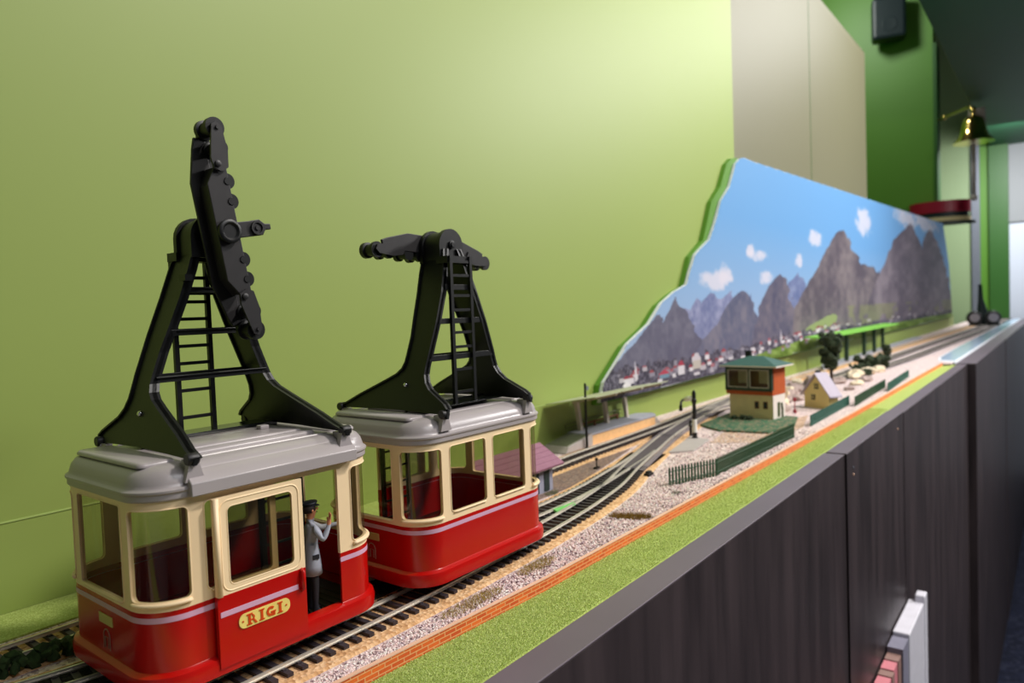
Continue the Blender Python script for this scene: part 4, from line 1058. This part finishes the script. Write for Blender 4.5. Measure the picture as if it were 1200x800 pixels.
def crane():
    t = thing('water_crane', 'black and white water crane with bent arm on a thin concrete slab by the tracks', 'water crane', (.915, .399, -.0058))
    m = MB(); m.prism([(-.104, -.010), (-.078, -.032), (-.002, -.021), (.012, .012)], lambda p, z: (p[0], p[1], z), 0, .0022); m.build('slab', ['concrete'], t, bevel=.0003)
    m = MB(); m.lathe([(.0042, .002), (.0042, .003), (.0032, .0036), (.0032, .0100)], n=14); m.lathe([(.0027, .0280), (.0027, .036), (.0034, .0370), (.0025, .040), (.0025, .050), (.0036, .0515), (.0036, .0550), (.0026, .0560), (.0028, .0640), (.0010, .0680)], n=14); m.build('column', ['black'], t, auto=40)
    m = MB(); m.lathe([(.0034, .0100), (.0031, .0280)], n=14); m.build('sleeve', ['white'], t, auto=40)
    d = Vector((.35, .94, 0)).normalized()
    a = lambda u, z: (d.x * u, d.y * u, z)
    m = MB(); m.tube([a(.001, .0570), a(.0160, .0540)], .0034, 10); m.build('arm_sleeve', ['white'], t, smooth=True)
    m = MB(); m.tube([a(.0140, .0545), a(.0210, .0525), a(.0245, .0490), a(.0250, .0440)], .0018, 8); m.build('arm', ['metalgrey'], t, smooth=True)
    m = MB(); m.tube([a(.0250, .0450), a(.0252, .0370)], [.0020, .0028], 10); m.build('nozzle', ['black'], t)
    o = thing('hydrant_post', 'short black post standing left of the water crane column', 'post', (.9290, .4110, -.0050))
    m = MB(); m.lathe([(.0028, 0), (.0022, .001), (.0018, .014), (.0030, .0150), (.0028, .0170), (.0018, .0180), (.0022, .0225), (.0008, .0240)], n=12); m.build('post', ['black'], o, auto=40)
    m = MB(); m.box(-.0030, .0030, -.0006, .0006, .0190, .0200); m.build('handle', ['black'], o)
crane()
def tower():
    rz = -.11
    t = thing('signal_tower', 'cream and orange signal box tower with dark green window band and slate green hipped roof', 'signal box', (1.107, .354, -.006), rz)
    D, Wd = .0430, .0715; H = lambda z: z + .006
    m = MB(); m.box(0, D, 0, Wd, 0, H(.0340)); m.build('lower_storey', ['towercream'], t)
    m = MB(); m.box(-.0004, D + .0004, -.0006, -.0001, 0, H(.0340)); m.build('side_render', ['towerwhite'], t)
    m = MB(); m.box(-.0030, D + .001, -.0010, Wd + .0040, H(.0340), H(.0420)); m.box(.0020, D + .001, -.0010, Wd + .0040, H(.0420), H(.0775)); m.build('orange_boarding', ['orange'], t)
    w = MB()
    x0, x1 = -.0040, .0022; ys = (-.0005, .0345, .0375, Wd + .0045); z0, z1 = H(.0400), H(.0775)
    w.box(x0, x1, -.0005, .0040, z0, z1); w.box(x0, x1, Wd + .0005, Wd + .0050, z0, z1); w.box(x0, x1, .0355, .0385, z0, z1)
    w.box(x0, x1, 0, Wd + .004, z0, z0 + .0050); w.box(x0, x1, 0, Wd + .004, z1 - .0040, z1)
    fr = w.build('window_band', ['towergreen'], t)
    for (a, b) in ((.0040, .0355), (.0385, .0720)):
        q = MB()
        for (c, d, e, g) in ((a, b, z0 + .0050, z0 + .0062), (a, b, z1 - .0052, z1 - .0040), (a, a + .0012, z0 + .005, z1 - .004), (b - .0012, b, z0 + .005, z1 - .004)): q.box(x0 - .0004, x0 + .0012, c, d, e, g)
        q.build('sash', ['greybeam'], fr)
        q = MB(); q.box(x0 + .0010, x0 + .0014, a, b, z0 + .005, z1 - .004); q.build('pane', ['glass'], fr)
        q = MB(); q.box(x0 + .0040, x0 + .0046, a, b, z0 + .005, z1 - .004); q.build('blind', ['browncard'], fr)
        q = MB(); q.box(x0 + .0030, x0 + .0036, a + .002, a + .017, z0 + .012, z1 - .006); q.build('curtain', ['white'], fr)
    for y in (.0085, .0225):
        q = MB(); q.box(-.0006, .0002, y, y + .0070, H(.0125), H(.0240)); fo = q.build('small_window', ['wood'], t)
        q = MB(); q.box(-.0009, -.0005, y + .0010, y + .0060, H(.0135), H(.0230)); q.build('pane', ['navy'], fo)
    q = MB(); e = .0110
    q.add([(-e, -e, H(.0778)), (D + e, -e, H(.0778)), (D + e, Wd + e, H(.0778)), (-e, Wd + e, H(.0778)), (-e, -e, H(.0800)), (D + e, -e, H(.0800)), (D + e, Wd + e, H(.0800)), (-e, Wd + e, H(.0800))],
          [(0, 3, 2, 1), (0, 1, 5, 4), (1, 2, 6, 5), (2, 3, 7, 6), (3, 0, 4, 7)]); q.build('eaves', ['towerwhite'], t)
    q = MB(); cx = D / 2
    q.add([(-e, -e, H(.0800)), (D + e, -e, H(.0800)), (D + e, Wd + e, H(.0800)), (-e, Wd + e, H(.0800)), (cx, .024, H(.0935)), (cx, Wd - .024, H(.0935))], [(0, 1, 4), (1, 2, 5, 4), (2, 3, 5), (3, 0, 4, 5), (0, 3, 2, 1)]); q.build('roof', ['roofgreen'], t)
    q = MB(); q.box(.026, .034, .048, .056, H(.085), H(.1000)); q.box(.025, .035, .047, .057, H(.1000), H(.1015)); q.build('chimney', ['black'], t)
    q = MB(); q.box(.015, .022, -.0016, -.0008, H(0), H(.022)); q.tube([(.030, -.0015, 0), (.031, -.0018, .015), (.028, -.0016, .026)], .0014, 6); q.build('climbing_plant', ['tuft_g'], t)
    sheet('soil_patch', [(.90, .372), (.93, .316), (1.07, .300), (1.19, .325), (1.10, .345), (.985, .385)], -.0056, 'soilpale', 'sandy bare soil in front of the signal tower turf plinth', 'soil', th=.001)
    o = sheet('dark_turf_plinth', [(.985, .392), (.995, .3260), (1.075, .3130), (1.150, .330), (1.165, .440), (1.02, .436)], -.0028, 'flock_dk', 'dark green turf plinth under and in front of the signal tower', 'turf', kind='thing', th=.005)
    for i, (x, y, r) in enumerate(((1.090, .385, .0042), (1.088, .395, .005), (1.086, .408, .004))):
        m = MB(); m.blob((0, 0, r * .6), r, 0, .35, i, 2, (1, 1.3, .8)); o = m.build('low_shrub', ['leaf'], smooth=False); o.location = (x, y, -.0020)
        tag(o, ('small dark shrub at the middle of the tower wall foot', 'larger dark shrub left of centre at the tower wall foot', 'dark shrub nearest the left corner of the tower foot')[i], 'shrub')
tower()
def house():
    a = math.atan2(.047, .027) - PI / 2
    t = thing('model_house', 'small yellow gabled house with pale grey roof beyond the signal tower', 'house', (1.263, .311, -.006), a)
    W_, D_, h, ap = .0545, .020, .0260, .0585
    m = MB(); m.prism([(0, 0), (W_, 0), (W_, h), (W_ / 2, ap - .002), (0, h)], lambda p, x: (x, p[0], p[1]), 0, D_); m.build('wall', ['housewall'], t)
    m = MB()
    for s in (0, 1):
        y0, y1 = (-.0060, W_ / 2) if s == 0 else (W_ + .0060, W_ / 2)
        m.prism([(y0, h - .0060), (y1, ap), (y1, ap + .0022), (y0, h - .0035)], lambda p, x: (x, p[0], p[1]), -.0040, D_ + .004)
    m.build('roof', ['houseroof'], t)
    for (y, z) in ((.027, .033), (.034, .014)):
        m = MB(); m.box(-.0006, .0004, y - .0042, y + .0042, z, z + .0090); f_ = m.build('window', ['hutdoor'], t)
        m = MB(); m.box(-.0009, -.0005, y - .0005, y + .0005, z, z + .009); m.box(-.0009, -.0005, y - .0042, y + .0042, z + .004, z + .005); m.build('glazing_bar', ['housewall'], f_)
    m = MB(); m.box(.008, .014, .030, .037, .050, .0640); m.build('chimney', ['black2'], t)
house()
def fence(name, pts, pitch, h, m, label, single):
    t = thing(name, label, 'fence', (pts[0][0], pts[0][1], -.006)); o0 = Vector((pts[0][0], pts[0][1]))
    P = [Vector(p) - o0 for p in pts]
    rails = MB()
    for z in (h * .22, h * .74):
        for a, b in zip(P, P[1:]): rails.tube([(a.x, a.y, z), (b.x, b.y, z)], .0006, 4)
    rails.build('rail', [m], t)
    mesh = None; many = MB()
    for a, b in zip(P, P[1:]):
        n = int((b - a).length / pitch); an = math.atan2(b.y - a.y, b.x - a.x)
        for k in range(n + 1):
            q = a.lerp(b, k / max(1, n))
            if single:
                if mesh is None:
                    mm = MB(); mm.prism([(-.0011, 0), (.0011, 0), (.0011, h * .9), (0, h), (-.0011, h * .9)], lambda p, y: (p[0], y, p[1]), -.0004, .0004); mesh = mm.mesh('picket', [m])
                o = bpy.data.objects.new('picket', mesh); COL.objects.link(o); o.parent = t; o.location = (q.x, q.y, 0); o.rotation_euler = (0, 0, an)
            else:
                T = Matrix.Translation((q.x, q.y, 0)) @ Matrix.Rotation(an, 4, 'Z'); many.box(-.0014, .0014, -.0005, .0005, 0, h, 0, T)
    if many.v: many.build('pickets', [m], t)
fence('picket_fence', [(.664, .318), (.727, .2940), (.985, .2880)], .0043, .0195, 'fence', 'long dark green picket fence in front of the water crane, nearest the camera', True)
fence('picket_fence', [(1.085, .2930), (1.335, .2960)], .0045, .0165, 'teal', 'green picket fence in front of the small yellow house', False)
fence('picket_fence', [(1.320, .2830), (1.627, .2910)], .0045, .0170, 'fence', 'dark green picket fence panel beyond the yellow house, before the last fence', False)
fence('picket_fence', [(1.552, .2730), (1.858, .2830)], .0045, .0170, 'teal', 'furthest teal-green picket fence panel along the brick edging', False)
def tree(name, x, y, h, blobs, label, seed, trunk=.004, cat='tree'):
    t = thing(name, label, cat, (x, y, -.006)); rd = random.Random(seed)
    m = MB(); m.tube([(0, 0, 0), (.002, .001, h * .35), (-.001, .002, h * .65), (.001, 0, h * .9)], [trunk, trunk * .8, trunk * .6, trunk * .3], 8)
    for k in range(7):
        a = rd.random() * 6.28; z = h * (.3 + .08 * k); m.tube([(0, 0, z), (math.cos(a) * h * .16, math.sin(a) * h * .16, z + h * .08)], [trunk * .4, trunk * .15], 5)
    m.build('trunk', ['trunk'], t)
    m = MB()
    for i in range(blobs):
        z = h * (.38 + .58 * rd.random()); a = rd.random() * 6.28; r = h * (.02 + .13 * rd.random()) * (1.25 - abs(z / h - .8))
        m.blob((math.cos(a) * r, math.sin(a) * r, z), h * (.035 + .045 * rd.random()), 0, .5, seed * 100 + i)
    m.build('foliage', ['leaf'], t)
tree('model_tree', 1.596, .387, .116, 95, 'tall dark ragged tree beyond the yellow house', 4)
tree('model_tree', 2.131, .375, .060, 60, 'small dark round tree to the right of the tall ragged tree', 8, .003)
for i, (x, y, r, lb) in enumerate(((2.02, .391, .030, 'larger dark green bush left of the small round tree'), (1.93, .400, .018, 'low dark green bush closest to the pale rocks'), (1.86, .372, .013, 'small grey-green bush in front of the pale rocks'))):
    t = thing('bush', lb, 'bush', (x, y, -.006)); m = MB(); rd = random.Random(i)
    for k in range(40): m.blob((rd.gauss(0, r * .5), rd.gauss(0, r * .5), r * (.2 + .9 * rd.random())), r * .32, 0, .5, k + i * 50)
    m.build('foliage', ['leaf'], t); m = MB(); m.tube([(0, 0, 0), (0, 0, r * .5)], .002, 6); m.build('stem', ['trunk'], t)
RK = [(1.79, .384, .016, 'white'), (1.84, .392, .020, 'rock'), (1.90, .380, .020, 'rock'), (1.97, .366, .017, 'rock'), (1.70, .420, .018, 'rock'), (1.62, .430, .020, 'rock2'), (1.50, .470, .020, 'rock2'), (1.42, .440, .018, 'rock'), (1.34, .415, .015, 'rock2'), (1.27, .396, .013, 'rock2'), (1.22, .372, .010, 'rock2'), (1.74, .350, .014, 'rock2'), (1.66, .352, .013, 'rock'), (1.56, .345, .010, 'rock2')]
rq = random.Random(12)
for k in range(48):
    x = 1.19 + .62 * rq.random(); RK.append((x, .36 + .10 * rq.random() + (x - 1.2) * .05, .007 + .010 * rq.random(), rq.choice(['rock', 'rock2', 'rock2'])))
RK = [q for q in RK if not (1.23 < q[0] < 1.33 and q[1] < .375) and not (q[0] < 1.25 and q[1] > .42)]
for i, (x, y, r, m_) in enumerate(RK):
    m = MB(); m.blob((0, 0, r * .35), r, 0, .28, 40 + i, 2, (1.5, .9, .55)); o = m.build('boulder', [m_ if m_ != 'white' else 'rock']); o.location = (x, y, -.0065)
    tag(o, 'rough pale or pinkish model boulder in the rock garden behind the picket fences', 'boulder', 'boulders between the yellow house and the bushes')
m = MB(); m.lathe([(.0150, 0), (.0165, .002), (.0165, .004), (.0120, .005)], (0, 0, .030), (-1, -.25, .15), 24); o = m.build('millstone', ['rock']); o.location = (1.188, .372, .0); 
m = MB()
o.name = 'round_pale_disc'; tag(o, 'round pale disc standing against the far side of the signal tower', 'disc')
m = MB(); m.box(-.0022, .0022, -.0022, .0022, 0, .006); m.lathe([(.0008, .006), (.0008, .020), (.0026, .0215), (.0026, .0250), (.0006, .026)], n=10); o = m.build('red_post', ['darkred']); o.location = (1.205, .350, -.006); tag(o, 'tiny red post between the signal tower and the yellow house', 'post')
def far_shelter():
    p = sheet('distant_platform', [(1.95, .492), (3.6, .492), (3.6, .5240), (2.05, .5240)], .0030, 'platgrey', 'long grey platform under the bright green canopy', 'platform', kind='thing', th=.009)
    t = thing('green_canopy_shelter', 'distant open shelter with bright green roof on dark posts beside the far tracks', 'shelter', (2.6, .505, .003))
    m = MB(); m.prism([(-.0400, .0800), (.0060, .0830), (.0060, .0860), (-.0400, .0840)], lambda q, x: (x, q[0], q[1]), -.75, .26); m.build('roof', ['bright'], t)
    for x in (-.60, -.40, -.17, -.02, .12):
        m = MB(); m.box(x - .005, x + .005, -.018, -.008, 0, .0820); m.build('post', ['towergreen'], t)
far_shelter()
rv_ = thing('river_strip', 'long glossy light blue water strip with white rim at the far end of the bench', 'water strip', (2.30, .26, -.0120))
L = [(0, -.024), (4.15, -.022), (4.15, .040), (.60, .040), (.16, .036), (.03, .022)]
m = MB(); m.prism(L, lambda p, z: (p[0], p[1], z), 0, .0070); m.build('rim', ['riveredge'], rv_, bevel=.0015)
m = MB(); m.prism([(.05, -.019), (4.12, -.017), (4.12, .034), (.61, .034), (.18, .030), (.07, .017)], lambda p, z: (p[0], p[1], z), .0066, .0078); m.build('water', ['river'], rv_)

# ------------------------------------------------------------------ things at the far end of the room
def spot(x, y, r, label):
    t = thing('spotlight_head', label, 'spotlight', (x, y, -.006), 0)
    m = MB(); m.lathe([(r * .9, 0), (r, .01), (r, .045), (r * .82, .075), (r * .4, .095)], (0, 0, r + .006), (1, .1, 0), 24); m.build('housing', ['black'], t, auto=40)
    m = MB(); m.lathe([(r * .62, 0), (r * .62, .004)], (-.003, -.003, r + .008), (1, .1, 0), 24); m.build('face', ['drum'], t)
    m = MB(); m.box(0, .06, -r * .7, r * .7, 0, .012); m.build('foot', ['black'], t)
spot(5.05, .418, .042, 'left one of two black round-faced lamp heads where the tracks end')
spot(5.05, .325, .042, 'right one of two black round-faced lamp heads where the tracks end')
m = MB(); m.tube([(0, 0, 0), (0, 0, .05), (.0, .012, .16), (0, .014, .25)], [.05, .034, .014, .010], 10); o = m.build('cable_cone', ['navy']); o.location = (5.20, .385, -.006); tag(o, 'dark tapering cone rising behind the two lamp heads at the far end', 'cone')
bl = thing('brass_bell', 'shiny brass bell hanging from a bracket near the dark green soffit', 'bell', (4.95, .405, 1.06))
m = MB(); pr = [(.105, 0), (.098, .012), (.078, .035), (.066, .070), (.058, .110), (.050, .135), (.030, .150), (.014, .156)]
m.lathe(pr, n=32); m.lathe([(.014, .154), (.010, .17), (.018, .18), (.018, .195), (.008, .205)], n=16); m.build('bell_body', ['brass'], bl, auto=50)
m = MB(); m.tube([(0, 0, .203), (.04, .03, .215), (.20, .165, .215), (.235, .205, .210)], .008, 8); m.lathe([(.016, 0), (.016, .008)], (.2, .165, .215), (-1, 0, 0), 14); m.build('bracket', ['brass'], bl, smooth=True)
m = MB(); m.box(.03, .10, -.055, .025, .08, .20); m.build('mount_plate', ['rope'], bl)
m = MB(); m.tube([(0, 0, -.005), (.002, .001, -.30)], .012, 8); m.blob((.002, .001, -.315), .020, 0, .1, 1, 2); m.build('pull_rope', ['rope'], bl, smooth=True)
sh = thing('wall_ledge', 'curved wall ledge with dark red edge over black and sand layers, above the backdrop corner', 'ledge', (5.17, .605, .615))
def half(m, r, z0, z1, mi=0):
    P = [(-r * math.sin(a), r * 1.0 * math.cos(a) ) for a in [PI * k / 24 for k in range(25)]]
    m.prism([(p[0] * .7, p[1]) for p in P], lambda p, z: (p[0], p[1], z), z0, z1, mi)
for r, z0, z1, mm, nm in ((.165, .075, .145, 'darkred', 'red_band'), (.155, .045, .075, 'navy', 'dark_layer'), (.168, .018, .045, 'sand', 'sand_layer'), (.19, 0, .018, 'navy', 'base_plate')):
    m = MB(); half(m, r, z0, z1); m.build(nm, [mm], sh)
sp = thing('loudspeaker', 'small dark green-black loudspeaker mounted high on the green wall', 'loudspeaker', (5.10, .86, 1.80), .25)
m = MB(); m.box(-.06, .06, -.095, .095, 0, .26); m.build('cabinet', ['navy'], sp, bevel=.02)
m = MB(); m.lathe([(.045, 0), (.042, .002), (.014, .001)], (-.0600, 0, .085), (-1, 0, 0), 20); m.build('driver', ['navy'], sp)
m = MB(); m.box(.06, .12, -.02, .02, .11, .15); m.build('wall_mount', ['navy'], sp)
# leaflet holder hung on the front of the black boards
lf = thing('hanging_leaflet_holder', 'glossy white holder with grey and pink cards, fixed low on the black boards at right', 'leaflet holder', (1.18, .197, -.70))
m = MB(); m.box(.005, .150, -.0130, .0105, 0, .372); m.box(.140, .165, -.0150, .000, .05, .384); m.build('white_case', ['boxwhite'], lf, bevel=.002)
m = MB(); m.box(-.040, .004, -.0110, .0100, .02, .366); m.build('grey_card', ['boxgrey'], lf)
for k, (mm, x0, x1) in enumerate((('browncard', -.064, -.041), ('pinkcard', -.092, -.065), ('browncard', -.110, -.093), ('pinkcard', -.136, -.111), ('orangecard', -.168, -.137), ('pinkcard', -.190, -.169), ('orangecard', -.225, -.191))):
    m = MB(); m.box(x0, x1, -.0085 + .001 * (k % 2), .0095, .03, .358 - .0015 * k); m.build('card', [mm], lf)

# ------------------------------------------------------------------ light
def area(name, loc, target, size, power, color=(1, 1, 1), sy=None):
    l = bpy.data.lights.new(name, 'AREA'); l.shape = 'DISK' if sy is None else 'RECTANGLE'; l.size = size
    if sy: l.size_y = sy
    l.energy = power; l.color = color
    o = bpy.data.objects.new(name, l); COL.objects.link(o); o.location = loc
    d = Vector(target) - Vector(loc); o.rotation_euler = d.to_track_quat('-Z', 'Y').to_euler(); return o
WARM = (1.0, .94, .87)
area('far_wall_fill', (2.76, 0.00, 1.27), (1.45, .53, .45), .55, 6, (1.0, .98, .96))
area('far_wall_fill', (1.30, -.75, 1.75), (.45, .33, 0), .22, 34, WARM)
area('far_wall_fill', (2.6, -.90, 1.20), (2.1, .40, 0), .30, 34, (1, .97, .95))
area('far_wall_fill', (5.6, .20, 1.22), (6.3, .36, -.3), .3, 26, (.98, 1, 1))  # unseen lamp below the bulkhead, added to brighten the far rear walls
area('far_wall_fill', (4.3, 1.2, 2.2), (5.0, .9, 1.4), .3, 10, (.98, 1, .95))
w = bpy.data.worlds.new('room_air'); bpy.context.scene.world = w; w.use_nodes = True
w.node_tree.nodes['Background'].inputs[0].default_value = (.8, .82, .85, 1); w.node_tree.nodes['Background'].inputs[1].default_value = 0.3
area('added_fill_panel', (.8, -1.6, 2.25), (.8, -.4, 0), 1.8, 50, (.96, .97, 1.0), 1.4)  # broad unseen fill light, added to lift the overall brightness

# ------------------------------------------------------------------ finish
for o in list(bpy.data.objects):
    if o.parent is None and o.type == 'MESH' and o.get('kind') not in ('structure',) and tuple(o.location) == (0, 0, 0): recentre(o)
for o in bpy.data.objects:
    if o.parent is None and o not in CAM: o.location.z += LIFT
sc = bpy.context.scene
sc.view_settings.view_transform = 'Standard'; sc.view_settings.look = 'None'; sc.view_settings.exposure = 0.0; sc.view_settings.gamma = 1.0
sc.view_settings.use_curve_mapping = False
